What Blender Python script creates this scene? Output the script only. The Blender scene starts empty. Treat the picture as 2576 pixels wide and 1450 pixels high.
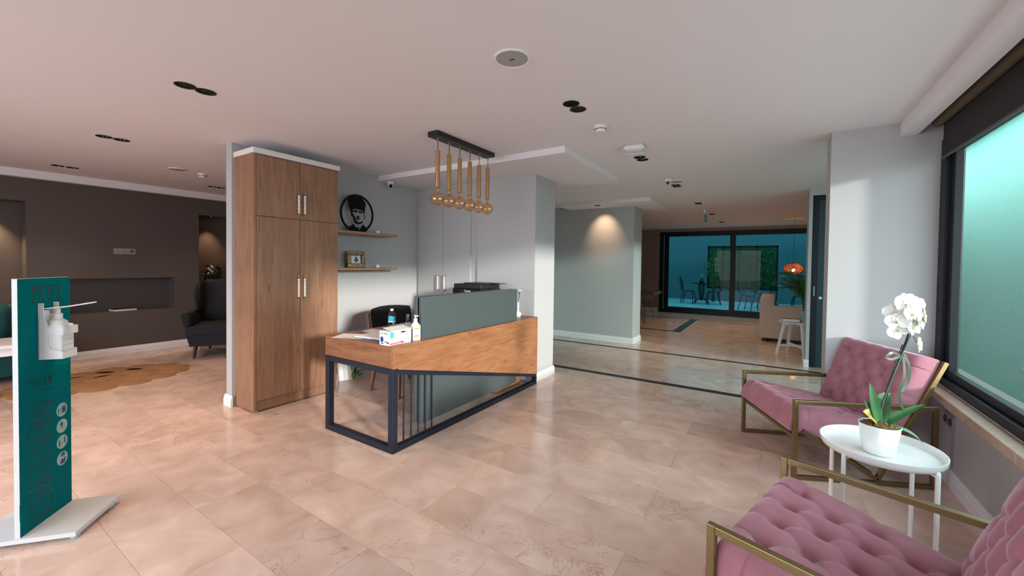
import bpy, bmesh, math, random
import numpy as np
from mathutils import Vector, Matrix, Euler
random.seed(7)
sc = bpy.context.scene
COL = sc.collection
R = math.radians

# ------------------------------------------------------------------ camera
YAW, PITCH, ROLL = R(32.8543), R(-1.16942), R(0.74135)
f = Vector((-math.sin(YAW)*math.cos(PITCH), math.cos(YAW)*math.cos(PITCH), math.sin(PITCH)))
r0 = Vector((math.cos(YAW), math.sin(YAW), 0)); u0 = r0.cross(f)
rr = r0*math.cos(ROLL)+u0*math.sin(ROLL); uu = -r0*math.sin(ROLL)+u0*math.cos(ROLL)
cam = bpy.data.objects.new('camera', bpy.data.cameras.new('camera')); COL.objects.link(cam)
cam.matrix_world = Matrix(((rr.x, uu.x, -f.x, 0), (rr.y, uu.y, -f.y, 0), (rr.z, uu.z, -f.z, 1.37), (0, 0, 0, 1)))
cam.data.sensor_width = 36; cam.data.lens = 36*1014.842/2576
cam.data.shift_y = -(725-685.258)/2576; cam.data.clip_start = 0.02
sc.camera = cam

# ------------------------------------------------------------------ world, sun, exposure
w = bpy.data.worlds.new('World'); sc.world = w; w.use_nodes = True
bg = w.node_tree.nodes['Background']; bg.inputs[0].default_value = (0.86, 0.93, 1.0, 1); bg.inputs[1].default_value = 2.6
sun = bpy.data.objects.new('sun', bpy.data.lights.new('sun', 'SUN')); COL.objects.link(sun)
sun.data.energy = 3.3; sun.data.angle = R(4.5); sun.data.color = (1.0, 0.80, 0.77)
sun.rotation_euler = Vector((-1, .375, -.19)).to_track_quat('-Z', 'Y').to_euler()
sc.view_settings.view_transform = 'Standard'; sc.view_settings.look = 'None'
sc.view_settings.exposure = 1.36; sc.view_settings.gamma = 1; sc.view_settings.use_curve_mapping = False
sc.cycles.use_denoising = True
sc.cycles.max_bounces = 12; sc.cycles.diffuse_bounces = 6; sc.cycles.transparent_max_bounces = 16
sc.cycles.caustics_reflective = False; sc.cycles.caustics_refractive = False
sc.cycles.sample_clamp_indirect = 6

def portal(loc, rot, sx, sy):
    l = bpy.data.lights.new('daylight_portal', 'AREA'); l.shape = 'RECTANGLE'; l.size = sx; l.size_y = sy
    l.cycles.is_portal = True
    o = bpy.data.objects.new('daylight_portal', l); COL.objects.link(o); o.location = loc; o.rotation_euler = rot
portal((1.09, 2.1, 1.4), (0, R(90), 0), 1.75, 3.7)      # window on the right (-Z faces -X)
portal((-3.1, -2.45, 1.18), (R(90), 0, 0), 5.0, 2.36)     # glazed front behind the viewer (faces +Y)
portal((1.17, 5.65, 1.2), (0, R(90), 0), 2.3, 2.4)         # side door

# ------------------------------------------------------------------ helpers
def lin(c):
    return tuple(((x/255)/12.92 if x/255 <= .04045 else ((x/255+.055)/1.055)**2.4) for x in c)
MATS = {}
def mat(name, col, rough=.5, metal=0, **kw):
    m = bpy.data.materials.new(name); m.use_nodes = True
    b = m.node_tree.nodes['Principled BSDF']
    b.inputs['Base Color'].default_value = (*col, 1); b.inputs['Roughness'].default_value = rough; b.inputs['Metallic'].default_value = metal
    for k, v in kw.items():
        b.inputs[k.replace('_', ' ')].default_value = v
    MATS[name] = m; return m
def nodes(m): return m.node_tree.nodes, m.node_tree.links
def bump(m, scale, dist=.002, strength=.3, detail=4, coord='Object'):
    n, l = nodes(m); tc = n.new('ShaderNodeTexCoord'); t = n.new('ShaderNodeTexNoise'); bp = n.new('ShaderNodeBump')
    t.inputs['Scale'].default_value = scale; t.inputs['Detail'].default_value = detail
    bp.inputs['Distance'].default_value = dist; bp.inputs['Strength'].default_value = strength
    l.new(tc.outputs[coord], t.inputs['Vector']); l.new(t.outputs['Fac'], bp.inputs['Height']); l.new(bp.outputs[0], n['Principled BSDF'].inputs['Normal'])
    return m
def vary(m, scale, c1, c2, detail=4, lo=.3, hi=.7, mscale=(1, 1, 1), coord='Object'):
    n, l = nodes(m); tc = n.new('ShaderNodeTexCoord'); mp = n.new('ShaderNodeMapping'); t = n.new('ShaderNodeTexNoise'); cr = n.new('ShaderNodeValToRGB')
    mp.inputs['Scale'].default_value = mscale
    t.inputs['Scale'].default_value = scale; t.inputs['Detail'].default_value = detail
    cr.color_ramp.elements[0].position = lo; cr.color_ramp.elements[1].position = hi
    cr.color_ramp.elements[0].color = (*c1, 1); cr.color_ramp.elements[1].color = (*c2, 1)
    l.new(tc.outputs[coord], mp.inputs[0]); l.new(mp.outputs[0], t.inputs['Vector']); l.new(t.outputs['Fac'], cr.inputs[0])
    l.new(cr.outputs[0], n['Principled BSDF'].inputs['Base Color']); return m
def wood(name, dark, mid, light, sc_, rough=.45, knot=1.0):
    m = mat(name, mid, rough); n, l = nodes(m); P = n['Principled BSDF']
    tc = n.new('ShaderNodeTexCoord'); mp = n.new('ShaderNodeMapping'); mp.inputs['Scale'].default_value = sc_
    def noise(scale, detail, dist, src):
        t = n.new('ShaderNodeTexNoise'); t.inputs['Scale'].default_value = scale; t.inputs['Detail'].default_value = detail; t.inputs['Distortion'].default_value = dist
        l.new(src, t.inputs['Vector']); return t.outputs['Fac']
    def math_(op, x, y):
        k = n.new('ShaderNodeMath'); k.operation = op
        for i, v in enumerate((x, y)):
            if isinstance(v, (int, float)): k.inputs[i].default_value = v
            else: l.new(v, k.inputs[i])
        return k.outputs[0]
    l.new(tc.outputs['Object'], mp.inputs[0])
    t1 = noise(1.0, 9, 2.0, mp.outputs[0]); t2 = noise(5.5, 4, .5, mp.outputs[0]); t3 = noise(3.0, 2, .3, tc.outputs['Object'])
    v = math_('ADD', math_('ADD', math_('MULTIPLY', t1, .5), math_('MULTIPLY', t2, .28)), math_('MULTIPLY', t3, .22))
    cr = n.new('ShaderNodeValToRGB'); e = cr.color_ramp.elements
    e[0].position = .36; e[0].color = (*dark, 1); e[1].position = .66; e[1].color = (*light, 1)
    x = e.new(.5); x.color = (*mid, 1)
    l.new(v, cr.inputs[0])
    # sparse small knots drawn out along the grain
    mk = n.new('ShaderNodeMapping'); mk.inputs['Scale'].default_value = tuple(c**.55*2.2*knot for c in sc_)
    l.new(tc.outputs['Object'], mk.inputs[0])
    vo = n.new('ShaderNodeTexVoronoi'); vo.inputs['Scale'].default_value = 1.0
    l.new(mk.outputs[0], vo.inputs['Vector'])
    kr = n.new('ShaderNodeValToRGB'); kr.color_ramp.elements[0].position = .03; kr.color_ramp.elements[1].position = .13
    kr.color_ramp.elements[0].color = (.52, .45, .42, 1); kr.color_ramp.elements[1].color = (1, 1, 1, 1)
    l.new(math_('ADD', vo.outputs['Distance'], math_('MULTIPLY', math_('SUBTRACT', t2, .5), .22)), kr.inputs[0])
    mm = n.new('ShaderNodeMix'); mm.data_type = 'RGBA'; mm.blend_type = 'MULTIPLY'; mm.inputs[0].default_value = .8
    l.new(cr.outputs[0], mm.inputs[6]); l.new(kr.outputs[0], mm.inputs[7]); l.new(mm.outputs[2], P.inputs['Base Color'])
    bp = n.new('ShaderNodeBump'); bp.inputs['Distance'].default_value = .0006; bp.inputs['Strength'].default_value = .2
    l.new(t2, bp.inputs['Height']); l.new(bp.outputs[0], P.inputs['Normal'])
    return m
def pane_mat(name, tint, refl=(1, 1, 1), base=.03, rough=0.0, edge=.8):
    """thin sheet: tinted see-through, mirror-like towards grazing angles"""
    m = bpy.data.materials.new(name); m.use_nodes = True; n, l = nodes(m); n.clear()
    o = n.new('ShaderNodeOutputMaterial'); tr = n.new('ShaderNodeBsdfTransparent'); gl = n.new('ShaderNodeBsdfGlossy'); mx = n.new('ShaderNodeMixShader'); lw = n.new('ShaderNodeLayerWeight')
    pw = n.new('ShaderNodeMath'); pw.operation = 'POWER'; pw.inputs[1].default_value = 5; ma = n.new('ShaderNodeMath'); ma.operation = 'MULTIPLY_ADD'; ma.inputs[1].default_value = edge; ma.inputs[2].default_value = base
    lw.inputs[0].default_value = .5
    tr.inputs[0].default_value = (*tint, 1); gl.inputs[0].default_value = (*refl, 1); gl.inputs['Roughness'].default_value = rough
    l.new(lw.outputs['Facing'], pw.inputs[0]); l.new(pw.outputs[0], ma.inputs[0]); l.new(ma.outputs[0], mx.inputs[0]); l.new(tr.outputs[0], mx.inputs[1]); l.new(gl.outputs[0], mx.inputs[2]); l.new(mx.outputs[0], o.inputs[0])
    MATS[name] = m; return m
def emit(name, col, s):
    m = mat(name, (0, 0, 0), .5); b = m.node_tree.nodes['Principled BSDF']
    b.inputs['Emission Color'].default_value = (*col, 1); b.inputs['Emission Strength'].default_value = s; return m

def obj(name, bm, m, parent=None, smooth=False, angle=None):
    me = bpy.data.meshes.new(name); bm.normal_update(); bm.to_mesh(me); bm.free()
    return mobj(name, me, m, parent, smooth)
def mobj(name, me, m, parent=None, smooth=False):
    o = bpy.data.objects.new(name, me); COL.objects.link(o)
    if m is not None and not me.materials: me.materials.append(MATS[m] if isinstance(m, str) else m)
    if smooth:
        me.polygons.foreach_set('use_smooth', [True]*len(me.polygons))
        try: me.set_sharp_from_angle(angle=R(42))
        except Exception: pass
    if parent: o.parent = parent
    return o
def tag(o, label=None, cat=None, group=None, kind=None):
    if label: o['label'] = label
    if cat: o['category'] = cat
    if group: o['group'] = group
    if kind: o['kind'] = kind
    return o
def thing(name, label, cat, loc=(0, 0, 0), rz=0, group=None):
    o = bpy.data.objects.new(name, None); COL.objects.link(o); o.location = loc; o.rotation_euler = (0, 0, rz)
    o.empty_display_size = .05
    return tag(o, label, cat, group)
def struct(name, bm, m, label=None, parent=None, smooth=False):
    o = obj(name, bm, m, parent, smooth)
    if parent is None: tag(o, label, 'room', None, 'structure')
    return o
def dup(root, loc, rz=None, label=None, group=None):
    r = root.copy(); COL.objects.link(r); r.location = loc
    if rz is not None: r.rotation_euler = (0, 0, rz)
    if label: r['label'] = label
    if group: r['group'] = group
    for ch in list(root.children):
        c = ch.copy(); COL.objects.link(c); c.parent = r
        for g in list(ch.children):
            d = g.copy(); COL.objects.link(d); d.parent = c
    return r
NB = bmesh.new
def box(bm, x0, x1, y0, y1, z0, z1, bev=0, seg=2, M=None):
    res = bmesh.ops.create_cube(bm, size=1); vs = res['verts']
    for v in vs:
        v.co = Vector(((x0+x1)/2+v.co.x*(x1-x0), (y0+y1)/2+v.co.y*(y1-y0), (z0+z1)/2+v.co.z*(z1-z0)))
    if bev:
        es = list({e for v in vs for e in v.link_edges})
        rb = bmesh.ops.bevel(bm, geom=es, offset=bev, segments=seg, affect='EDGES', profile=.5)
        vs = list({v for ff in rb['faces'] for v in ff.verts} | {v for v in vs if v.is_valid})
    if M is not None:
        for v in vs: v.co = M @ v.co
    return vs
def prism(bm, poly, a0, a1, plane='xz'):
    """extrude polygon: plane 'xz' -> along y, 'yz' -> along x, 'xy' -> along z"""
    def P(p, a):
        return {'xz': (p[0], a, p[1]), 'yz': (a, p[0], p[1]), 'xy': (p[0], p[1], a)}[plane]
    A = [bm.verts.new(P(p, a0)) for p in poly]; B = [bm.verts.new(P(p, a1)) for p in poly]
    n = len(poly)
    bm.faces.new(A); bm.faces.new(B[::-1])
    for i in range(n): bm.faces.new((A[i], B[i], B[(i+1) % n], A[(i+1) % n]))
    bmesh.ops.recalc_face_normals(bm, faces=bm.faces[:]); return A+B
def cyl(bm, p0, p1, ra, rb=None, seg=16):
    rb = ra if rb is None else rb
    p0 = Vector(p0); p1 = Vector(p1); d = p1-p0
    res = bmesh.ops.create_cone(bm, cap_ends=True, segments=seg, radius1=max(ra, 1e-5), radius2=max(rb, 1e-5), depth=d.length)
    M = Matrix.Translation((p0+p1)/2) @ d.to_track_quat('Z', 'Y').to_matrix().to_4x4()
    bmesh.ops.transform(bm, matrix=M, verts=res['verts']); return res['verts']
def lathe(bm, prof, seg=24, c=(0, 0), M=None):
    rings = []
    for r_, z in prof:
        if r_ < 1e-6: rings.append([bm.verts.new((c[0], c[1], z))])
        else: rings.append([bm.verts.new((c[0]+r_*math.cos(2*math.pi*i/seg), c[1]+r_*math.sin(2*math.pi*i/seg), z)) for i in range(seg)])
    for a, b in zip(rings, rings[1:]):
        for i in range(seg):
            j = (i+1) % seg
            if len(a) == 1 and len(b) == 1: continue
            if len(a) == 1: bm.faces.new((a[0], b[i], b[j]))
            elif len(b) == 1: bm.faces.new((a[i], a[j], b[0]))
            else: bm.faces.new((a[i], a[j], b[j], b[i]))
    vs = [v for r_ in rings for v in r_]
    bmesh.ops.recalc_face_normals(bm, faces=list({ff for v in vs for ff in v.link_faces}))
    if M is not None:
        for v in vs: v.co = M @ v.co
    return vs
def tube(bm, pts, r_, seg=8, closed=False):
    pts = [Vector(p) for p in pts]; n = len(pts); rings = []
    rad = r_ if isinstance(r_, (list, tuple)) else [r_]*n
    up = None
    for i, p in enumerate(pts):
        a = pts[(i-1) % n] if (i or closed) else pts[0]; b = pts[(i+1) % n] if (i < n-1 or closed) else pts[-1]
        t = (b-a).normalized()
        if up is None: up = Vector((0, 0, 1)) if abs(t.z) < .9 else Vector((1, 0, 0))
        s = t.cross(up)
        if s.length < 1e-5: s = t.cross(Vector((0, 1, 0)))
        s.normalize(); up = s.cross(t).normalized()
        rings.append([bm.verts.new(p+(s*math.cos(2*math.pi*k/seg)+up*math.sin(2*math.pi*k/seg))*rad[i]) for k in range(seg)])
    m = n if closed else n-1
    for i in range(m):
        A = rings[i]; B = rings[(i+1) % n]
        for k in range(seg): bm.faces.new((A[k], A[(k+1) % seg], B[(k+1) % seg], B[k]))
    if not closed: bm.faces.new(rings[0][::-1]); bm.faces.new(rings[-1])
    bmesh.ops.recalc_face_normals(bm, faces=bm.faces[:])
def bar(bm, p0, p1, wy, wz, upv=(0, 0, 1), bev=0):
    """rectangular bar from p0 to p1, section wy (sideways) x wz (along up)"""
    p0 = Vector(p0); p1 = Vector(p1); d = (p1-p0); L = d.length; d.normalize()
    up = Vector(upv); s = up.cross(d)
    if s.length < 1e-4: s = Vector((0, 1, 0)).cross(d)
    s.normalize(); up = d.cross(s)
    M = Matrix((( d.x, s.x, up.x, (p0.x+p1.x)/2), (d.y, s.y, up.y, (p0.y+p1.y)/2), (d.z, s.z, up.z, (p0.z+p1.z)/2), (0, 0, 0, 1)))
    return box(bm, -L/2, L/2, -wy/2, wy/2, -wz/2, wz/2, bev=bev, M=M)
def ball(bm, c, r_, seg=12, s=(1, 1, 1)):
    res = bmesh.ops.create_uvsphere(bm, u_segments=seg, v_segments=max(6, seg*2//3), radius=r_)
    for v in res['verts']: v.co = Vector((c[0]+v.co.x*s[0], c[1]+v.co.y*s[1], c[2]+v.co.z*s[2]))
    return res['verts']
def disc(bm, c, r_, M=None, seg=24, sx=1, sy=1):
    vs = [bm.verts.new((c[0]+r_*sx*math.cos(2*math.pi*i/seg), c[1]+r_*sy*math.sin(2*math.pi*i/seg), c[2])) for i in range(seg)]
    bm.faces.new(vs)
    if M is not None:
        for v in vs: v.co = M @ v.co
    return vs
def text_bm(bm, body, size, x, y, M, ext=.0006, align='LEFT', shear=0, xs=1, offset=0):
    """raised lettering written in the local XY plane of matrix M"""
    cu = bpy.data.curves.new('t', 'FONT'); cu.body = body; cu.size = size; cu.extrude = ext; cu.align_x = align; cu.shear = shear; cu.resolution_u = 3; cu.offset = offset
    o = bpy.data.objects.new('t', cu); COL.objects.link(o); bpy.context.view_layer.update()
    me = bpy.data.meshes.new_from_object(o.evaluated_get(bpy.context.evaluated_depsgraph_get()))
    wdt = (max((v.co.x for v in me.vertices), default=0))*xs
    me.transform(M @ Matrix.Translation((x, y, 0)) @ Matrix.Diagonal((xs, 1, 1, 1)))
    bm.from_mesh(me); bpy.data.meshes.remove(me); bpy.data.objects.remove(o); bpy.data.curves.remove(cu)
    return wdt
def sheetx(bm, x, y0, y1, z0, z1): bm.faces.new([bm.verts.new(p) for p in ((x, y0, z0), (x, y1, z0), (x, y1, z1), (x, y0, z1))])
def sheety(bm, y, x0, x1, z0, z1): bm.faces.new([bm.verts.new(p) for p in ((x0, y, z0), (x1, y, z0), (x1, y, z1), (x0, y, z1))])
def planeM(o, ux, uy):
    """matrix with local x=ux, y=uy, z=normal at origin o"""
    ux = Vector(ux).normalized(); uy = Vector(uy).normalized(); n = ux.cross(uy)
    return Matrix(((ux.x, uy.x, n.x, o[0]), (ux.y, uy.y, n.y, o[1]), (ux.z, uy.z, n.z, o[2]), (0, 0, 0, 1)))

# ------------------------------------------------------------------ materials
bump(mat('ceiling_paint', (.79, .77, .795), .85), 60, .0006, .15)
bump(mat('wall_paint', (.45, .45, .455), .8), 80, .0006, .2)
bump(mat('dark_paint', (.095, .075, .068), .85), 80, .0006, .2)
bump(mat('brown_paint', (.30, .24, .215), .85), 80, .0006, .2)
mat('white_trim', (.78, .78, .79), .45)
m = mat('stone_tile', (.66, .50, .42), .16)
n, l = nodes(m); P = n['Principled BSDF']
ge = n.new('ShaderNodeNewGeometry'); oi = n.new('ShaderNodeObjectInfo')
cmb = n.new('ShaderNodeVectorMath'); cmb.operation = 'MULTIPLY_ADD'; cmb.inputs[1].default_value = (1, 1, 1)
rv = n.new('ShaderNodeCombineXYZ'); mu = n.new('ShaderNodeMath'); mu.operation = 'MULTIPLY'; mu.inputs[1].default_value = 37
l.new(oi.outputs['Random'], mu.inputs[0]); l.new(mu.outputs[0], rv.inputs[0]); l.new(mu.outputs[0], rv.inputs[2])
l.new(ge.outputs['Position'], cmb.inputs[0]); l.new(rv.outputs[0], cmb.inputs[2])
t1 = n.new('ShaderNodeTexNoise'); t1.inputs['Scale'].default_value = 4.5; t1.inputs['Detail'].default_value = 7; t1.inputs['Distortion'].default_value = .8
t2 = n.new('ShaderNodeTexNoise'); t2.inputs['Scale'].default_value = 3.2; t2.inputs['Detail'].default_value = 6; t2.inputs['Distortion'].default_value = 1.6; t2.inputs['Roughness'].default_value = .62
cr = n.new('ShaderNodeValToRGB'); e = cr.color_ramp.elements
e[0].position = .3; e[0].color = (.575, .41, .335, 1); e[1].position = .72; e[1].color = (.77, .585, .515, 1)
# thin veins where the second noise crosses its middle
sb = n.new('ShaderNodeMath'); sb.operation = 'SUBTRACT'; sb.inputs[1].default_value = .5
ab = n.new('ShaderNodeMath'); ab.operation = 'ABSOLUTE'
vr = n.new('ShaderNodeValToRGB'); vr.color_ramp.elements[0].position = .0; vr.color_ramp.elements[1].position = .011
vr.color_ramp.elements[0].color = (.70, .55, .46, 1); vr.color_ramp.elements[1].color = (1, 1, 1, 1)
t3 = n.new('ShaderNodeTexNoise'); t3.inputs['Scale'].default_value = 1.3
mr = n.new('ShaderNodeMapRange'); mr.inputs[1].default_value = .48; mr.inputs[2].default_value = .62
l.new(cmb.outputs[0], t3.inputs['Vector']); l.new(t3.outputs['Fac'], mr.inputs[0])
for t in (t1, t2): l.new(cmb.outputs[0], t.inputs['Vector'])
l.new(t1.outputs['Fac'], cr.inputs[0]); l.new(t2.outputs['Fac'], sb.inputs[0]); l.new(sb.outputs[0], ab.inputs[0]); l.new(ab.outputs[0], vr.inputs[0])
mx = n.new('ShaderNodeMix'); mx.data_type = 'RGBA'; mx.blend_type = 'MULTIPLY'
l.new(mr.outputs[0], mx.inputs[0]); l.new(cr.outputs[0], mx.inputs[6]); l.new(vr.outputs[0], mx.inputs[7])
hs = n.new('ShaderNodeHueSaturation'); mr2 = n.new('ShaderNodeMapRange'); mr2.inputs[3].default_value = .88; mr2.inputs[4].default_value = 1.10
l.new(oi.outputs['Random'], mr2.inputs[0]); l.new(mr2.outputs[0], hs.inputs['Value']); l.new(mx.outputs[2], hs.inputs['Color']); l.new(hs.outputs[0], P.inputs['Base Color'])
mat('grout', (.40, .29, .235), .7)
vary(mat('dark_stone', (.02, .025, .03), .5, Specular_IOR_Level=.25), 9, (.010, .013, .016), (.055, .06, .065))
mat('black_metal', (.012, .016, .026), .45)
bump(mat('navy_metal', (.011, .0145, .0245), .45, Specular_IOR_Level=.3), 300, .0004, .3)
mat('window_frame', (.006, .009, .013), .45, Specular_IOR_Level=.3)
mat('black', (.008, .008, .009), .4)
mat('matt_black', (.006, .006, .007), .8, Specular_IOR_Level=.15)
mat('black_gloss', (.008, .008, .01), .15)
mat('white_plastic', (.78, .79, .80), .35)
mat('stand_white', (.62, .63, .64), .4)
mat('white_gloss', (.85, .86, .86), .18)
mat('grey_plastic', (.32, .33, .33), .5)
mat('dark_grey', (.05, .05, .055), .5)
wood('oak_cabinet', (.205, .102, .058), (.295, .155, .090), (.37, .21, .13), (16, 16, 1.1), .5)
wood('oak_desk', (.215, .086, .037), (.30, .127, .057), (.37, .172, .083), (14, 1.7, 13), .42)
wood('oak_apron_shaded', (.135, .055, .025), (.235, .10, .047), (.30, .138, .068), (1.7, 14, 13), .42)  # desk oak again, darkened in colour for the shade on the short side
wood('walnut', (.10, .045, .022), (.19, .088, .045), (.27, .13, .07), (14, 14, 2), .4)
wood('oak_shelf', (.26, .14, .08), (.38, .22, .13), (.48, .30, .19), (9, 1.0, 9), .5)
mat('green_panel', (.066, .086, .088), .4)
mat('teal_print', (.000, .128, .145), .6, Specular_IOR_Level=.02)
mat('teal_light', (.000, .175, .19), .6, Specular_IOR_Level=.02)
mat('print_dark', (.012, .022, .03), .5)
mat('print_maroon', (.045, .012, .022), .5)
mat('icon_mint', (.25, .45, .42), .5)
mat('icon_skin', (.60, .42, .38), .6)
mat('icon_red', (.55, .18, .17), .6)
mat('brass', (.40, .25, .10), .34, .9)
m = mat('bronze', (.25, .18, .085), .36, .85); bump(m, 220, .0004, .25)
mat('wood_brass', (.46, .265, .125), .30, .6)
m = mat('pink_velvet', (.455, .175, .225), .85); b = m.node_tree.nodes['Principled BSDF']
b.inputs['Sheen Weight'].default_value = .5; b.inputs['Sheen Roughness'].default_value = .4; b.inputs['Sheen Tint'].default_value = (.90, .74, .86, 1); b.inputs['Specular IOR Level'].default_value = .15
vary(m, 9, (.345, .142, .180), (.42, .182, .228)); bump(m, 900, .0006, .2)
bump(mat('charcoal_fabric', (.016, .017, .021), .95), 700, .0008, .4)
bump(mat('black_fabric', (.010, .010, .013), .95), 700, .0008, .4)
bump(mat('cream_fabric', (.50, .43, .36), .95), 500, .0008, .4)
bump(mat('teal_fabric', (.012, .085, .09), .95), 500, .0008, .4)
m = mat('jute', (.36, .19, .085), .95); n, l = nodes(m)
tc = n.new('ShaderNodeTexCoord'); wv = n.new('ShaderNodeTexWave'); wv.wave_type = 'RINGS'; wv.rings_direction = 'Z'; wv.inputs['Scale'].default_value = 26; wv.inputs['Distortion'].default_value = 2.5; wv.inputs['Detail'].default_value = 3
cr = n.new('ShaderNodeValToRGB'); cr.color_ramp.elements[0].color = (.31, .155, .065, 1); cr.color_ramp.elements[1].color = (.41, .22, .095, 1)
bp = n.new('ShaderNodeBump'); bp.inputs['Distance'].default_value = .004
l.new(tc.outputs['Object'], wv.inputs['Vector']); l.new(wv.outputs['Fac'], cr.inputs[0]); l.new(cr.outputs[0], n['Principled BSDF'].inputs['Base Color'])
l.new(wv.outputs['Fac'], bp.inputs['Height']); l.new(bp.outputs[0], n['Principled BSDF'].inputs['Normal'])
pane_mat('pane_clear', (.56, .68, .655), edge=.5)
pane_mat('pane_teal', (.11, .30, .285), edge=.4)
pane_mat('pane_dark', (.018, .102, .122), base=.006, edge=.10)
pane_mat('pane_alcove', (.19, .34, .325), edge=.4)
mat('leaf_frame', (.004, .028, .034), .4)
pane_mat('amber_glass', (.96, .80, .64), (1, .80, .6), .13, .02)
pane_mat('bottle_clear', (.90, .94, .95), (1, 1, 1), .06, .02)
m = mat('stucco', (.25, .53, .46), .9); bump(m, 55, .012, .5, 5)
mat('ceramic', (.82, .82, .81), .25)
vary(mat('leaf', (.03, .12, .035), .35), 6, (.018, .085, .026), (.05, .17, .05))
vary(mat('leaf_yellow', (.25, .2, .03), .4), 14, (.02, .10, .03), (.55, .36, .02), 2, .42, .58)
vary(mat('moss', (.10, .08, .03), .95), 40, (.07, .10, .02), (.20, .09, .04))
mat('petal', (.74, .735, .72), .6)
mat('petal_heart', (.55, .55, .25), .6)
mat('stem', (.018, .05, .022), .5)
mat('stem_dark', (.012, .016, .014), .5)
mat('ribbon', (.03, .065, .03), .35)
mat('paper', (.78, .77, .77), .8)
mat('blue', (.02, .09, .30), .5)
mat('bottle_blue', (.01, .36, .52), .4)
mat('orange_print', (.80, .28, .05), .5)
mat('red_print', (.55, .02, .02), .5)
mat('navy_print', (.015, .05, .20), .5)
mat('cyan_print', (.05, .45, .58), .5)
mat('text_black', (.01, .01, .012), .5)
mat('leaf_print', (.10, .22, .08), .6)
mat('sign_board', (.50, .54, .46), .5)
vary(mat('gilt', (.35, .26, .13), .4, .5), 30, (.14, .09, .04), (.50, .38, .20), 6)
mat('book_cover', (.10, .025, .022), .5)
mat('stone_sill', (.48, .33, .25), .35)
vary(MATS['stone_sill'], 12, (.42, .28, .21), (.55, .40, .31))
mat('blind_fabric', (.022, .020, .019), .9)
mat('blind_roll', (.13, .10, .065), .9)
bump(mat('foliage', (.035, .12, .03), .6), 30)
mat('foliage_light', (.10, .22, .05), .6)
mat('bark', (.06, .045, .03), .9)
vary(mat('patio_floor', (.5, .6, .62), .7), 26, (.16, .22, .24), (.70, .78, .80), 3, .35, .65)
mat('patio_wall', (.16, .20, .22), .9)
mat('paving', (.44, .40, .39), .9)
mat('house_white', (.7, .72, .72), .8)
emit('lamp_glow', (1.0, .62, .30), 14)
emit('lamp_dim', (1.0, .66, .38), 3)
emit('bulb_glow', (1.0, .55, .12), 60)
m = mat('wicker', (.22, .06, .012), .7)
b = m.node_tree.nodes['Principled BSDF']
mat('tube_brass', (.43, .30, .09), .30, .6)
mat('exit_green', (.10, .30, .26), .4)
mat('mesh_grille', (.36, .37, .36), .7)
bump(MATS['mesh_grille'], 900, .001, .5)

# ------------------------------------------------------------------ room shell
CZ = 2.46
BW = -4.22      # reception back wall face
def stbox(name, mt, *a, label=None):
    bm = NB(); box(bm, *a); return struct(name, bm, mt, label)
# floor: mortar bed, stone tiles in running bond, dark strips
floor = stbox('floor', 'grout', -8.2, 1.35, -2.6, 12.75, -.10, -.0012, label='polished beige stone floor laid in long tiles')
tile_cache = {}
def tile(x0, x1, y0, y1, name='floor_tile', mt='stone_tile', top=0.0):
    g = .0009; L = round(x1-x0-2*g, 4); W = round(y1-y0-2*g, 4); key = (L, W, mt)
    if key not in tile_cache:
        bm = NB(); a, b_ = L/2, W/2; c = .0005; z0, z1 = -.0065, 0
        lo = [bm.verts.new(p) for p in ((-a, -b_, z0), (a, -b_, z0), (a, b_, z0), (-a, b_, z0))]
        mi = [bm.verts.new(p) for p in ((-a, -b_, z1-c), (a, -b_, z1-c), (a, b_, z1-c), (-a, b_, z1-c))]
        hi = [bm.verts.new(p) for p in ((-a+c, -b_+c, z1), (a-c, -b_+c, z1), (a-c, b_-c, z1), (-a+c, b_-c, z1))]
        bm.faces.new(hi)
        for i in range(4):
            j = (i+1) % 4; bm.faces.new((lo[i], lo[j], mi[j], mi[i])); bm.faces.new((mi[i], mi[j], hi[j], hi[i]))
        me = bpy.data.meshes.new(name); bm.normal_update(); bm.to_mesh(me); bm.free(); me.materials.append(MATS[mt]); tile_cache[key] = me
    o = bpy.data.objects.new(name, tile_cache[key]); COL.objects.link(o); o.parent = floor
    o.location = ((x0+x1)/2, (y0+y1)/2, top); return o
TL = 1.035
def rows(ya, yb, nrow, xmin, xmax, par0, hide=None):
    h = (yb-ya)/nrow
    for i in range(nrow):
        y0 = ya+i*h; off = -1.08 if (i+par0) % 2 == 0 else -.56
        k0 = math.floor((xmin-off)/TL); x = off+k0*TL
        while x < xmax-.02:
            a, b_ = max(x, xmin), min(x+TL, xmax)
            if b_-a > .03 and not (hide and hide(a, b_, y0, y0+h)): tile(a, b_, y0, y0+h)
            x += TL
rows(.58-.3275*3, 4.8375, 16, -7.9, .99, 1, lambda a, b_, y0, y1: b_ < -4.5 and y0 > 3.3)
tile(-4.4, .99, 4.8395, 4.945, 'dark_strip', 'dark_stone')
rows(4.947, 6.55, 5, -4.4, 1.09, 0)
tile(-4.4, 1.09, 6.552, 6.642, 'dark_strip', 'dark_stone')
rows(6.645, 12.55, 18, -4.4, 1.15, 1)
tile(-4.3, -1.58, 8.89, 9.0, 'inlay_strip', 'dark_stone', .0012)
tile(-4.3, -1.58, 11.22, 11.30, 'inlay_strip', 'dark_stone', .0012)
tile(-1.75, -1.58, 9.0, 11.22, 'inlay_strip', 'dark_stone', .0012)

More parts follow.
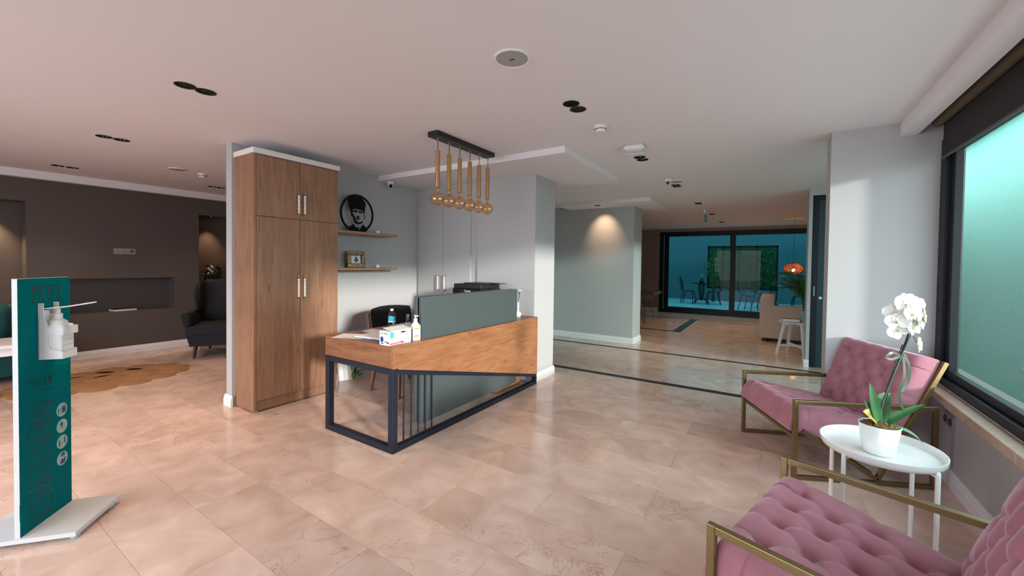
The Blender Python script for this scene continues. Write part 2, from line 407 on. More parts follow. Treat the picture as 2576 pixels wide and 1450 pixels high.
# ceiling with real holes for the recessed downlights
DL = [(-3.108, 1.021, .052), (-3.107, 1.130, .052), (-5.03, 1.060, .052), (-5.03, 1.175, .052), (-7.1, 1.10, .052), (-7.1, 1.22, .052),
      (-7.0, 2.62, .052), (-7.0, 2.735, .052), (-1.169, 2.521, .052), (-1.169, 2.635, .052), (-1.147, 4.112, .052), (-1.147, 4.222, .052),
      (-1.12, 5.76, .052), (-1.12, 5.868, .052), (-1.105, 7.565, .052), (-1.105, 7.675, .052), (-1.083, 9.25, .052), (-1.083, 9.36, .052), (-1.073, 11.0, .052), (-1.073, 11.11, .052)]
def holed(name, mt, dims, holes, label):
    bm = NB(); box(bm, *dims); me = bpy.data.meshes.new(name); bm.to_mesh(me); bm.free()
    o = bpy.data.objects.new(name, me); COL.objects.link(o)
    cb = NB()
    for x, y, r_, d in holes: cyl(cb, (x, y, dims[4]-.05), (x, y, dims[4]+d), r_, seg=28)
    cme = bpy.data.meshes.new('c'); cb.to_mesh(cme); cb.free(); co = bpy.data.objects.new('c', cme); COL.objects.link(co)
    md = o.modifiers.new('b', 'BOOLEAN'); md.object = co; md.operation = 'DIFFERENCE'; md.solver = 'EXACT'
    bpy.context.view_layer.update()
    nm = bpy.data.meshes.new_from_object(o.evaluated_get(bpy.context.evaluated_depsgraph_get()))
    o.modifiers.clear(); o.data = nm; nm.name = name; bpy.data.objects.remove(co)
    nm.materials.clear(); nm.materials.append(MATS[mt]); tag(o, label, 'room', None, 'structure'); return o
holed('ceiling', 'ceiling_paint', (-8.2, 1.35, -2.6, 12.75, CZ, CZ+.16), [(x, y, r_, .075) for x, y, r_ in DL], 'smooth white plaster ceiling')
stbox('trim_1', 'ceiling_paint', BW, -1.625, 3.38, 4.89, 2.40, CZ, label='shallow dropped ceiling panel above the reception desk')
holed('trim_2', 'ceiling_paint', (-3.24, -1.645, 6.55, 7.72, 2.40, CZ-.0005), [(-2.56, 6.66, .05, .055)], 'shallow dropped ceiling panel at the grey corridor wall')
stbox('trim_3', 'ceiling_paint', -7.86, -7.76, -2.4, 5.0, 2.365, CZ, label='white cornice box along the dark lounge wall')
stbox('trim_4', 'ceiling_paint', .78, .875, -2.4, 4.12, 2.36, CZ, label='white pelmet box in front of the roller blind')
bm = NB(); box(bm, -4.33, BW, 1.735, 7.03, 0, CZ); struct('wall_partition', bm, 'wall_paint', 'grey wall behind the reception with shelves')
stbox('wall_closet', 'wall_paint', BW, -3.13, 4.05, 4.525, 0, CZ, label='grey wall with closet doors')
stbox('wall_column', 'wall_paint', -3.13, -2.295, 4.035, 4.525, 0, CZ, label='grey column wall at the end of the desk')
stbox('wall_corridor', 'wall_paint', -4.33, -2.03, 7.03, 7.52, 0, CZ, label='grey corridor wall washed by one warm downlight')
# dark lounge wall, built round its three niches
xw, xb = -7.86, -8.16
bm = NB()
def wallpart(y0, y1, z0, z1): box(bm, xb, xw, y0, y1, z0, z1)
for q in ((-2.4, -.35, 0, CZ), (-.35, .945, 2.08, CZ), (-.35, .945, 0, .40), (.945, 2.755, 1.095, CZ), (.945, 2.755, 0, .615), (.945, 1.0, .615, 1.095),
          (2.44, 2.755, .615, 1.095), (2.755, 3.75, 2.105, CZ), (3.75, 5.0, 0, CZ)): wallpart(*q)
box(bm, xb-.1, xb, -2.4, 5.0, 0, CZ)
struct('wall_left', bm, 'dark_paint', 'dark taupe lounge wall with recessed niches')
stbox('wall_lounge_end', 'dark_paint', -8.1, -4.33, 5.0, 5.12, 0, CZ, label='dark end wall of the lounge')
# far wall with the wide sliding window opening
bm = NB(); box(bm, -4.45, -2.86, 12.58, 12.75, 0, CZ); box(bm, -2.86, .95, 12.58, 12.75, 2.375, CZ); box(bm, .95, 1.35, 12.58, 12.75, 0, CZ)
struct('wall_far', bm, 'brown_paint', 'brown far wall around the wide sliding window')
stbox('wall_far_left', 'brown_paint', -4.45, -4.33, 7.03, 12.58, 0, CZ, label='brown side wall of the far dining room')
stbox('wall_far_right', 'brown_paint', 1.15, 1.3, 6.87, 12.58, 0, CZ, label='side wall of the far sitting room')
stbox('wall_pillar', 'wall_paint', .405, .445, 6.87, 7.24, 0, 2.361, label='thin grey pillar at the alcove glass door')
stbox('wall_pier', 'wall_paint', .375, 1.06, 4.12, 4.42, 0, CZ, label='light grey pier beside the big window')
bm = NB(); box(bm, .98, 1.12, -2.4, 4.12, 0, .512); box(bm, .98, 1.12, -2.4, .28, .512, CZ); box(bm, 1.03, 1.12, .28, 4.12, 2.30, CZ)
struct('wall_right', bm, 'wall_paint', 'light wall under and over the big window')
bm = NB(); box(bm, -8.1, -5.6, -2.55, -2.4, 0, CZ); box(bm, -.6, 1.1, -2.55, -2.4, 0, CZ); box(bm, -5.6, -.6, -2.55, -2.4, 2.36, CZ)
struct('wall_rear', bm, 'wall_paint', 'wall with the wide entrance behind the viewer')

# baseboards with a stepped moulding
BP = [(0, 0), (.019, 0), (.019, .064), (.014, .072), (.014, .084), (.008, .092), (.006, .102), (0, .102)]
def bseg(bm, p0, p1, nrm):
    A = [bm.verts.new((p0[0]+nrm[0]*a, p0[1]+nrm[1]*a, z)) for a, z in BP]; B = [bm.verts.new((p1[0]+nrm[0]*a, p1[1]+nrm[1]*a, z)) for a, z in BP]
    for i in range(len(BP)):
        j = (i+1) % len(BP); bm.faces.new((A[i], A[j], B[j], B[i]))
    bm.faces.new(A); bm.faces.new(B); bmesh.ops.recalc_face_normals(bm, faces=bm.faces[:])
def baseboard(name, segs, label):
    bm = NB()
    for s in segs: bseg(bm, *s)
    return struct(name, bm, 'white_trim', label)
baseboard('baseboard_left', [((xw, -2.4), (xw, 2.755), (1, 0))], 'white moulded skirting of the dark lounge wall')
baseboard('baseboard_partition', [((-4.349, 1.735), (-4.20, 1.735), (0, -1)), ((-4.33, 1.735), (-4.33, 5.0), (-1, 0))], 'white moulded skirting at the partition end beside the wardrobe')
baseboard('baseboard_reception', [((BW, 2.62), (BW, 4.05), (1, 0)), ((BW, 4.05), (-3.13, 4.05), (0, -1)), ((-3.13, 4.035), (-3.06, 4.035), (0, -1))], 'white skirting behind the reception desk')
baseboard('baseboard_column', [((-2.295, 4.035), (-2.295, 4.544), (1, 0))], 'tall white skirting on the column beside the desk')
baseboard('baseboard_corridor', [((-4.2, 7.03), (-2.011, 7.03), (0, -1)), ((-2.03, 7.03), (-2.03, 7.52), (1, 0))], 'white moulded skirting of the grey corridor wall')
baseboard('baseboard_right', [((.98, -2.4), (.98, 4.12), (-1, 0)), ((.375, 4.12), (.98, 4.12), (0, -1))], 'white skirting below the big window')
baseboard('baseboard_pillar', [((.386, 6.87), (.445, 6.87), (0, -1)), ((.405, 6.87), (.405, 7.24), (-1, 0))], 'pale skirting round the pillar behind the glass door')
baseboard('baseboard_far', [((-4.33, 12.58), (-2.88, 12.58), (0, -1))], 'skirting of the brown far wall')

# closet double door in the grey wall
for k, (x0, x1, hx) in enumerate(((-4.165, -3.714, -3.772), (-3.709, -3.24, -3.655))):
    d = struct('door_%d' % (k+1), (lambda b: (box(b, x0, x1, 4.032, 4.049, .02, 2.235, bev=.0015), b)[1])(NB()), 'wall_paint', ('left', 'right')[k]+' leaf of the grey closet door with beaded handle')
    hb = NB()
    box(hb, hx-.006, hx+.006, 4.005, 4.032, 1.195, 1.207); box(hb, hx-.006, hx+.006, 4.005, 4.032, 1.005, 1.017); cyl(hb, (hx, 4.003, .985), (hx, 4.003, 1.228), .0045)
    h = obj('handle', hb, 'brass', d, True)
    bb = NB()
    for i in range(9): ball(bb, (hx, 4.003, 1.026+i*.020), .0115, 10, (1, 1, .86))
    obj('handle_beads', bb, 'white_gloss', h, True)

# big window on the right, stone sill, roller blind
bm = NB(); box(bm, 1.0, 1.10, 4.03, 4.12, .567, 2.30, bev=.004); box(bm, 1.0, 1.10, .28, .37, .567, 2.30, bev=.004); box(bm, 1.0, 1.10, .37, 4.03, .567, .622, bev=.004); box(bm, 1.0, 1.10, .37, 4.03, 2.24, 2.30, bev=.004)
win = struct('window_1', bm, 'window_frame', 'big dark framed window with green tinted glass')
bm = NB(); box(bm, 1.03, 1.075, 3.955, 4.028, .624, 2.238, bev=.004); box(bm, 1.03, 1.075, .372, .44, .624, 2.238, bev=.004); box(bm, 1.03, 1.075, .44, 3.955, .624, .672, bev=.004); box(bm, 1.03, 1.075, .44, 3.955, 2.19, 2.238, bev=.004)
obj('sash', bm, 'window_frame', win)
bm = NB(); sheetx(bm, 1.052, .43, 3.965, .665, 2.20); obj('pane', bm, 'pane_clear', win)
bm = NB(); box(bm, .915, 1.005, -.2, 2.68, .512, .567, bev=.005); s1 = struct('trim_5', bm, 'stone_sill', 'brown stone sill under the big window')
bm = NB(); box(bm, .915, 1.005, 2.683, 4.118, .512, .567, bev=.005); obj('sill_slab', bm, 'stone_sill', s1)
t = thing('roller_blind', 'charcoal roller blind with brown roll above the big window', 'blind', (.95, 2.1, 2.40))
bm = NB(); cyl(bm, (0, -1.9, 0), (0, 1.90, 0), .033, seg=24); obj('roll', bm, 'blind_roll', t, True)
bm = NB(); box(bm, .028, .030, -1.88, 1.895, -.25, .0); obj('blind_cloth', bm, 'blind_fabric', t)
bm = NB(); cyl(bm, (.029, -1.89, -.252), (.029, 1.905, -.252), .009, seg=12); obj('bottom_bar', bm, 'dark_grey', t, True)
bm = NB(); box(bm, -.02, .02, 1.901, 1.912, .0, .055); obj('bracket', bm, 'dark_grey', t)
# glass door facing us in the alcove behind the pier; the alcove's right side is glazed too
bm = NB(); box(bm, .446, .515, 6.90, 6.97, 0, 2.36); box(bm, 1.03, 1.10, 6.90, 6.97, 0, 2.36); box(bm, .515, 1.03, 6.90, 6.97, 2.30, 2.36)
d3 = struct('door_3', bm, 'window_frame', 'black framed glass door in the alcove behind the pier')
bm = NB(); box(bm, .517, .60, 6.91, 6.95, .01, 2.298); box(bm, .95, 1.028, 6.91, 6.95, .01, 2.298); box(bm, .60, .95, 6.91, 6.95, .01, .28); box(bm, .60, .95, 6.91, 6.95, 2.16, 2.298)
lf = obj('door_leaf', bm, 'leaf_frame', d3)
bm = NB(); sheety(bm, 6.93, .595, .955, .275, 2.165); obj('pane', bm, 'pane_teal', lf)
bm = NB(); box(bm, .475, .490, 6.885, 6.90, .98, 1.12, bev=.003); obj('handle', bm, 'grey_plastic', d3)
bm = NB(); cyl(bm, (.555, 6.902, .96), (.555, 6.912, .96), .018); obj('key_cylinder', bm, 'white_plastic', lf, True)
stbox('wall_alcove', 'wall_paint', .405, 1.15, 6.87, 7.0, 2.361, CZ, label='wall over the alcove glass door')
bm = NB(); box(bm, 1.10, 1.15, 4.422, 4.49, 0, 2.36); box(bm, 1.10, 1.15, 6.80, 6.869, 0, 2.36); box(bm, 1.10, 1.15, 4.49, 6.80, 2.30, 2.36); box(bm, 1.10, 1.15, 4.49, 6.80, 0, .06)
w4 = struct('window_4', bm, 'window_frame', 'tall glazing of the alcove behind the pier')
bm = NB(); sheetx(bm, 1.125, 4.48, 6.81, .05, 2.31); obj('pane', bm, 'pane_alcove', w4)
stbox('wall_alcove_side', 'wall_paint', 1.08, 1.2, 4.422, 6.87, 2.361, CZ, label='wall over the alcove glazing')
# far sliding window
bm = NB()
for a in ((-2.86, -2.74, .0, 2.375), (.86, .95, 0, 2.375)): box(bm, a[0], a[1], 12.585, 12.70, a[2], a[3])
box(bm, -2.74, .86, 12.585, 12.70, 0, .10); box(bm, -2.74, .86, 12.585, 12.70, 2.31, 2.375)
w2 = struct('window_2', bm, 'window_frame', 'wide black framed sliding window to the patio')
bm = NB(); sheety(bm, 12.66, -2.745, -2.715, .1, 2.31); obj('pane', bm, 'pane_dark', w2)
for x0, x1, yy in ((-2.72, -.86, 12.60), (-1.0, .86, 12.645)):
    bm = NB(); box(bm, x0, x0+.12, yy, yy+.035, .10, 2.31); box(bm, x1-.12, x1, yy, yy+.035, .10, 2.31); box(bm, x0+.12, x1-.12, yy, yy+.035, .10, .17); box(bm, x0+.12, x1-.12, yy, yy+.035, 2.24, 2.31)
    sh = obj('sash', bm, 'window_frame', w2)
    bm = NB(); sheety(bm, yy+.017, x0+.11, x1-.11, .16, 2.25); obj('pane', bm, 'pane_dark', sh)

# ------------------------------------------------------------------ outside
stbox('ground', 'paving', -25, 30, -25, 45, -.35, -.12, label='outdoor paving')
bm = NB(); box(bm, 2.4, 2.7, 5.9, 13.0, -.12, 3.2); o = struct('wall_outside', bm, 'stucco', 'mint green stucco wall outside the big window')
bm = NB(); box(bm, 2.28, 2.8, 5.8, 13.0, 3.2, 3.34); obj('wall_ledge', bm, 'stucco', o)
stbox('trim_6', 'stucco', 1.12, 1.7, -3.0, 4.5, 2.55, 2.70, label='added roof eave cutting sky light above the big window')  # eave added to hold back sky light at the window

# ------------------------------------------------------------------ reception desk
DX, DY = -3.054, 1.935
desk = thing('reception_desk', 'oak reception desk with navy steel frame and grey green screen', 'desk', (DX, DY, 0))
LX, LY = .81, 2.095          # outer size
bm = NB()
box(bm, 0, LX-.03, .03, .315, .735, .77); box(bm, 0, LX-.125, .315, LY, .735, .77); box(bm, LX-.125, LX-.03, 1.72, LY, .735, .77); box(bm, LX-.042, LX-.03, .315, 1.72, .735, .77)
obj('desktop', bm, 'oak_apron_shaded', desk)
bm = NB(); box(bm, 0, LX-.03, 0, .03, .612, .77); obj('apron', bm, 'oak_apron_shaded', desk)
bm = NB(); prism(bm, [(0, .612), (LY, .112), (LY, .77), (0, .77)], LX-.03, LX, 'yz'); obj('front_board', bm, 'oak_desk', desk)
bm = NB()
T = .048
box(bm, 0, T, 0, T, 0, .61, bev=.002); box(bm, LX-T, LX, 0, T, 0, .61, bev=.002)
box(bm, T, LX-T, 0, T, 0, .045, bev=.002); box(bm, T, LX-T, 0, T, .565, .61, bev=.002)
box(bm, LX-T, LX, T, LY-.005, 0, .042, bev=.002)
prism(bm, [(T, .61-.011), (LY-.005, .110), (LY-.005, .082), (T, .61-.045)], LX-T, LX-.001, 'yz')
box(bm, LX-T, LX, LY-.035, LY-.005, .04, .085)
box(bm, 0, T, LY-.06, LY-.012, 0, .73); box(bm, 0, T, T, LY-.06, .69, .733)
obj('steel_frame', bm, 'navy_metal', desk)
for k in range(5):
    y = 2.064+.0735*k-DY; bm = NB(); cyl(bm, (LX-.028, y, .04), (LX-.028, y, .59-.239*y), .0062, seg=10); obj('frame_rod', bm, 'navy_metal', desk, True)
for k, (x0, x1) in enumerate(((.738, .766), (.686, .714))):
    bm = NB(); box(bm, x0, x1, .318, 1.715, .107, 1.103, bev=.0015); obj('screen_panel', bm, 'green_panel', desk)
for ya, yb in ((.335, .36), (1.65, 1.70)):
    bm = NB(); box(bm, .714, .738, ya, yb, .13, 1.08); obj('screen_spacer', bm, 'black', desk)
bm = NB(); box(bm, .48, .640, 1.53, 2.0, .006, .50); dr = obj('drawer_unit', bm, 'oak_desk', desk)
bm = NB(); box(bm, .640, .652, 1.555, 1.985, .045, .49, bev=.002); obj('drawer_front', bm, 'oak_desk', dr)

# ------------------------------------------------------------------ wardrobe
CX0, CX1, CY0, CY1 = BW, -3.864, 1.762, 2.585
cab = thing('wardrobe', 'tall oak wardrobe with four doors and white cornice', 'wardrobe', (CX1, CY0, 0))
W_ = CY1-CY0; D_ = CX0-CX1+.002
bm = NB(); box(bm, D_, -.02, 0, .02, .012, 2.322); box(bm, D_, -.02, W_-.02, W_, .012, 2.322); box(bm, D_, -.02, .02, W_-.02, .1, 2.322)
obj('carcass', bm, 'oak_cabinet', cab)
bm = NB(); box(bm, -.02, 0, 0, .019, .012, 2.322); obj('side_edge', bm, 'oak_cabinet', cab)
bm = NB(); box(bm, -.05, -.012, .02, W_-.02, .012, .1); obj('plinth', bm, 'oak_cabinet', cab)
bm = NB(); box(bm, D_, .022, -.014, W_+.008, 2.325, 2.372, bev=.002); obj('cornice', bm, 'white_trim', cab)
for p in ((-.03, .03), (-.03, W_-.03), (-.3, .03), (-.3, W_-.03)):
    bm = NB(); cyl(bm, (p[0], p[1], 0), (p[0], p[1], .012), .02, seg=12); obj('foot', bm, 'grey_plastic', cab)
mid = 2.18-CY0
for (y0, y1, z0, z1, hy, hz) in ((.021, mid-.002, 1.775, 2.318, mid-.026, 1.80), (mid+.002, W_-.001, 1.775, 2.318, mid+.033, 1.80),
                              (.021, mid-.002, .105, 1.769, mid-.026, .995), (mid+.002, W_-.001, .105, 1.769, mid+.033, .995)):
    bm = NB(); box(bm, -.0185, 0, y0, y1, z0, z1, bev=.0012); dr = obj('door', bm, 'oak_cabinet', cab)
    bm = NB(); x = .026; cyl(bm, (x, hy, hz), (x, hy, hz+.235), .004, seg=10)
    for zz in (hz+.022, hz+.213): box(bm, 0, x+.004, hy-.005, hy+.005, zz-.004, zz+.004)
    ball(bm, (x, hy, hz), .006, 8); ball(bm, (x, hy, hz+.235), .006, 8)
    h = obj('handle', bm, 'brass', dr, True)
    bm = NB()
    for i in range(9): ball(bm, (x, hy, hz+.038+i*.0198), .0118, 10, (1, 1, .84))
    obj('handle_beads', bm, 'white_gloss', h, True)

# ------------------------------------------------------------------ wall shelves and what stands on them
for (z0, z1, lab) in ((1.692, 1.722, 'upper thin oak wall shelf carrying the round portrait'), (1.278, 1.303, 'lower thin oak wall shelf carrying the gilt frame')):
    t = thing('wall_shelf', lab, 'shelf', (BW, 3.05, z0), 0, 'wall shelves behind the desk')
    bm = NB(); box(bm, .001, .215, 2.59-3.05, 3.515-3.05, 0, z1-z0, bev=.002); obj('board', bm, 'oak_shelf', t)
    bm = NB(); box(bm, .001, .10, 2.65-3.05, 3.40-3.05, -.012, 0); obj('support', bm, 'oak_shelf', t)
# round cut-out portrait plaque: local y = sideways, z = up
pl = thing('portrait_plaque', 'round black metal cut-out portrait of a man in a tall hat', 'portrait', (-4.115, 3.0, 1.722))
RC = .218; ph = R(-7)
def ang(a): return (RC*math.cos(a), .205+RC*math.sin(a))
bm = NB()
N_ = 64; pts_o = []; pts_i = []
for i in range(N_):
    a = 2*math.pi*i/N_; y, z = math.cos(a), math.sin(a)
    pts_o.append((.226*y, max(0.0, .214+.226*z))); pts_i.append((.202*y, max(.012, .214+.202*z)))
vo = [[bm.verts.new((x, p[0], p[1])) for p in pts_o] for x in (0, .008)]; vi = [[bm.verts.new((x, p[0], p[1])) for p in pts_i] for x in (0, .008)]
for i in range(N_):
    j = (i+1) % N_
    bm.faces.new((vo[1][i], vo[1][j], vi[1][j], vi[1][i])); bm.faces.new((vo[0][i], vi[0][i], vi[0][j], vo[0][j]))
    bm.faces.new((vo[0][i], vo[0][j], vo[1][j], vo[1][i])); bm.faces.new((vi[0][i], vi[1][i], vi[1][j], vi[0][j]))
bmesh.ops.recalc_face_normals(bm, faces=bm.faces[:])
obj('ring', bm, 'matt_black', pl)
def sil(name, polys):
    bm = NB()
    for p in polys: prism(bm, p, .001, .007, 'yz')
    return obj(name, bm, 'matt_black', pl)
# drawn in plaque units: photo crop px -> metres (crop 530 px wide = .452 m)
def q(*pp): return [((x-360)*.000853, (728-y)*.000738) for x, y in pp]
sil('hat', [q((212, 232), (262, 180), (320, 162), (400, 164), (442, 186), (495, 248), (490, 300), (480, 375), (470, 440), (461, 440), (458, 405), (440, 380), (400, 367), (345, 363), (300, 373), (262, 402), (245, 375), (225, 300))])
sil('face_shadow', [q((258, 402), (290, 388), (292, 410), (281, 430), (300, 458), (322, 490), (328, 530), (348, 558), (380, 573), (420, 563), (444, 538), (451, 560), (427, 590), (382, 604), (345, 600), (315, 576), (296, 524), (286, 482), (270, 486), (262, 460)),
                   q((288, 400), (310, 388), (346, 385), (360, 394), (350, 416), (322, 414), (302, 409)), q((378, 396), (420, 387), (449, 400), (441, 414), (406, 421), (385, 411)),
                   q((345, 474), (374, 467), (397, 479), (386, 499), (360, 501)), q((328, 519), (364, 502), (408, 513), (404, 526), (384, 519), (362, 525), (345, 536)), q((352, 541), (382, 536), (379, 549), (354, 549)),
                   q((471, 440), (482, 452), (478, 490), (466, 514), (462, 500), (472, 476))])
sil('shoulders', [q((228, 662), (300, 604), (312, 612), (324, 645), (346, 690), (348, 727), (268, 727), (240, 700)), q((328, 655), (372, 655), (386, 692), (364, 727), (349, 727), (347, 690)),
                  q((446, 600), (462, 612), (532, 668), (502, 714), (470, 727), (366, 727), (390, 692), (416, 670), (432, 640))])
# gilt frame with hamsa print
fr = thing('picture_frame', 'small gilt picture frame with a hand amulet print', 'picture frame', (-4.10, 2.985, 1.304))
fr.rotation_euler = (0, R(-8), R(-4))
bm = NB(); fw, fh, b0 = .225, .192, .045
for a in ((-fw/2, fw/2, 0, b0), (-fw/2, fw/2, fh-b0, fh), (-fw/2, -fw/2+b0, b0, fh-b0), (fw/2-b0, fw/2, b0, fh-b0)): box(bm, -.012, .02, *a, bev=.006)
obj('frame', bm, 'gilt', fr)
bm = NB(); box(bm, -.004, .008, -fw/2+b0-.002, fw/2-b0+.002, b0-.002, fh-b0+.002); box(bm, .008, .012, fw/2-b0-.012, fw/2-b0, b0, fh-b0); obj('mount', bm, 'text_black', fr)
bm = NB(); box(bm, .0075, .0095, -fw/2+b0, fw/2-b0-.010, b0+.004, fh-b0-.006); obj('card', bm, 'paper', fr)
bm = NB(); prism(bm, [(-.013, .125), (-.013, .100), (-.034, .094), (-.026, .082), (-.017, .066), (-.002, .060), (.013, .066), (.022, .082), (.030, .094), (.009, .100), (.009, .125), (-.002, .131)], .0095, .0105, 'yz'); hm = obj('hand_print', bm, 'dark_grey', fr)
bm = NB(); prism(bm, [(-.002+.009*math.cos(a*.5236), .081+.009*math.sin(a*.5236)) for a in range(12)], .0105, .0112, 'yz'); obj('hand_eye', bm, 'cyan_print', fr)
for zz, lab in ((1.7225, 'small white sensor cube on the upper shelf'), (1.3035, 'small white sensor cube on the lower shelf')):
    t = thing('sensor_cube', lab, 'sensor', (-4.08, 3.27, zz), R(-20))
    bm = NB(); box(bm, -.012, .012, -.02, .02, 0, .034, bev=.003); obj('case', bm, 'white_plastic', t)
    bm = NB(); box(bm, .012, .0126, -.012, .012, .010, .024); obj('sensor_face', bm, 'paper', t)

# ------------------------------------------------------------------ pendant lamp
pd = thing('pendant_lamp', 'black ceiling bar with six wood and brass pendant globes', 'lamp', (-2.38, 2.86, CZ))
bm = NB(); box(bm, -.055, .055, -.41, .40, -.042, 0, bev=.002); obj('ceiling_bar', bm, 'black', pd)
for k, y in enumerate((2.514, 2.656, 2.798, 2.942, 3.082, 3.220)):
    y -= 2.86
    bm = NB(); lathe(bm, [(.0, -.042), (.009, -.042), (.009, -.055), (.006, -.058), (.006, -.066), (.0, -.066)], 12, (0, y)); cf = obj('cord_grip', bm, 'brass', pd, True)
    bm = NB(); cyl(bm, (0, y, -.066), (0, y, -.15), .0028, seg=8); obj('cord', bm, 'black', pd, True)
    bm = NB(); lathe(bm, [(0, -.143), (.008, -.143), (.008, -.147), (.0195, -.149), (.0195, -.452), (.016, -.455), (.0, -.455)], 20, (0, y)); obj('tube', bm, 'tube_brass' if k == 1 else 'wood_brass', pd, True)
    bm = NB(); prof = [(.0165, -.4555), (.0165, -.478), (.0185, -.487)]
    for a in range(16):
        th = R(16)+a/15*R(164); prof.append((.059*math.sin(th), -.549+.059*math.cos(th)))
    prof[-1] = (0, prof[-1][1])
    prof = [p for i, p in enumerate(prof) if i < 3 or p[1] < -.4925]
    lathe(bm, prof, 28, (0, y)); bl = obj('bulb', bm, 'amber_glass', pd, True)
    bm = NB(); tube(bm, [(.006*math.cos(i*1.1), y+.006*math.sin(i*1.1), -.50-.06*i/11) for i in range(12)], .0012, 6); cyl(bm, (0, y, -.457), (0, y, -.50), .004, seg=8); obj('filament', bm, 'brass', bl, True)

# ------------------------------------------------------------------ desk chair
ch = thing('desk_chair', 'black upholstered desk chair with brown wooden legs', 'chair', (-3.36, 3.06, 0))
def leg(bm, b, t, r0_, r1_): cyl(bm, b, t, r0_, r1_, 12)
for (bx, by, tx, ty, tz) in ((-.22, -.27, -.17, -.23, .40), (-.22, .27, -.17, .23, .40), (.235, -.285, .19, -.24, .40), (.235, .285, .19, .24, .40)):
    bm = NB(); leg(bm, (bx, by, 0), (tx, ty, tz), .017, .026); obj('leg', bm, 'walnut', ch, True)
for s in (-1, 1):
    bm = NB(); bar(bm, (-.20, s*.275, .40), (-.275, s*.275, .82), .022, .04, (1, 0, 0), .005); obj('back_post', bm, 'walnut', ch)
    bm = NB(); bar(bm, (-.20, s*.235, .395), (.20, s*.245, .395), .03, .05, (0, 0, 1), .004); obj('seat_rail', bm, 'walnut', ch)
bm = NB(); box(bm, -.21, .25, -.25, .25, .40, .475, bev=.03, seg=4); obj('seat', bm, 'black_fabric', ch, True)
bm = NB(); n_u, n_v = 14, 8; grid = {}
for side in (0, 1):
    for i in range(n_u+1):
        for j in range(n_v+1):
            u = -1+2*i/n_u; v = j/n_v
            hh = .50+.385*v; wy = .262+.03*v-.02*(abs(2*v-1)**6)
            curve = -.07*(1-u*u)
            th = .055*(1-abs(u)**8)**.5*(1-abs(2*v-1)**8)**.5
            x = -.215-.055*v+curve*1.0+ .05 + (th/2 if side else -th/2)
            grid[side, i, j] = bm.verts.new((x, u*wy, hh-.02*(u*u)*v))
for side in (0, 1):
    for i in range(n_u):
        for j in range(n_v): bm.faces.new((grid[side, i, j], grid[side, i+1, j], grid[side, i+1, j+1], grid[side, i, j+1]))
bmesh.ops.remove_doubles(bm, verts=bm.verts[:], dist=.0005); bmesh.ops.recalc_face_normals(bm, faces=bm.faces[:])
obj('backrest', bm, 'black_fabric', ch, True)

# ------------------------------------------------------------------ things on the desk
DZ = .7702
pr = thing('printer', 'black multifunction printer behind the desk screen', 'printer', (-2.92, 3.76, DZ))
bm = NB(); box(bm, -.21, .21, -.19, .19, 0, .314, bev=.012, seg=3); box(bm, -.19, .19, -.27, -.19, .02, .10, bev=.004); obj('body', bm, 'black_gloss', pr)
bm = NB(); box(bm, -.205, .20, -.175, .185, .310, .364, bev=.01, seg=3); obj('scanner_lid', bm, 'black', pr)
bm = NB(); box(bm, -.12, .20, -.10, .18, .362, .375, bev=.004); box(bm, .17, .32, .02, .15, .368, .373); obj('feeder_tray', bm, 'black', pr)
bm = NB(); box(bm, .21, .26, -.12, .17, .18, .30, bev=.006); obj('side_tray', bm, 'black_gloss', pr)
bm = NB(); text_bm(bm, 'Canon', .034, -.03, .276, planeM((0, -.1905, 0), (1, 0, 0), (0, 0, 1))); obj('lettering', bm, 'white_plastic', pr)

va = thing('bud_vase', 'small white bud vase with one white carnation on the desk end', 'vase', (-2.415, 3.875, DZ))
bm = NB(); lathe(bm, [(0, 0), (.022, 0), (.034, .012), (.039, .028), (.034, .046), (.018, .060), (.0125, .075), (.0115, .15), (.0135, .168), (.011, .168), (.0095, .15), (.0095, .08), (0, .07)], 28); obj('vase_body', bm, 'ceramic', va, True)
bm = NB(); tube(bm, [(0, 0, .08), (0, 0, .17), (.004, .002, .21), (.012, .006, .265)], .0022, 6); tube(bm, [(.002, 0, .20), (.014, .004, .225), (.016, .005, .245)], .002, 6); lathe(bm, [(.002, .255), (.007, .262), (.010, .277)], 10, (.0115, .006)); obj('stem', bm, 'stem', va, True)
bm = NB()
for i in range(26):
    a = i*2.4; k = i/26; rr_ = .008+.024*k; zz = .298-.014*k
    M_ = Matrix.Translation((.0125+rr_*.6*math.cos(a), .006+rr_*.6*math.sin(a), zz)) @ Euler((0, R(20+55*k), a), 'XYZ').to_matrix().to_4x4()
    vs = [bm.verts.new(M_ @ Vector(p)) for p in ((-.006, -.003, -.018), (.003, -.016, .009), (.006, -.008, .017), (.002, 0, .012), (.006, .008, .019), (.003, .016, .009))]; bm.faces.new(vs)
obj('blossom', bm, 'petal', va)

wb = thing('water_bottle', 'clear plastic water bottle with blue label on the desk', 'bottle', (-2.80, 2.40, DZ))
bm = NB(); lathe(bm, [(0, .0), (.028, .0), (.031, .005), (.030, .02), (.0315, .024), (.030, .03), (.0315, .036), (.030, .042), (.0315, .048), (.0305, .06), (.0315, .064), (.0315, .125), (.030, .135), (.022, .158), (.0125, .172), (.0125, .182), (0, .182)], 28); obj('bottle_body', bm, 'bottle_clear', wb, True)
bm = NB(); lathe(bm, [(.0322, .085), (.0322, .124)], 28); obj('label_band', bm, 'bottle_blue', wb, True)
bm = NB(); lathe(bm, [(.0324, .078), (.0324, .087)], 28); obj('label_edge', bm, 'paper', wb, True)
bm = NB(); lathe(bm, [(0, .193), (.0135, .193), (.014, .190), (.014, .176), (.0132, .176)], 20); obj('cap', bm, 'white_plastic', wb, True)
gb = thing('gel_bottle', 'clear hand gel bottle with black cap between box and pump bottle', 'bottle', (-2.372, 2.190, DZ))
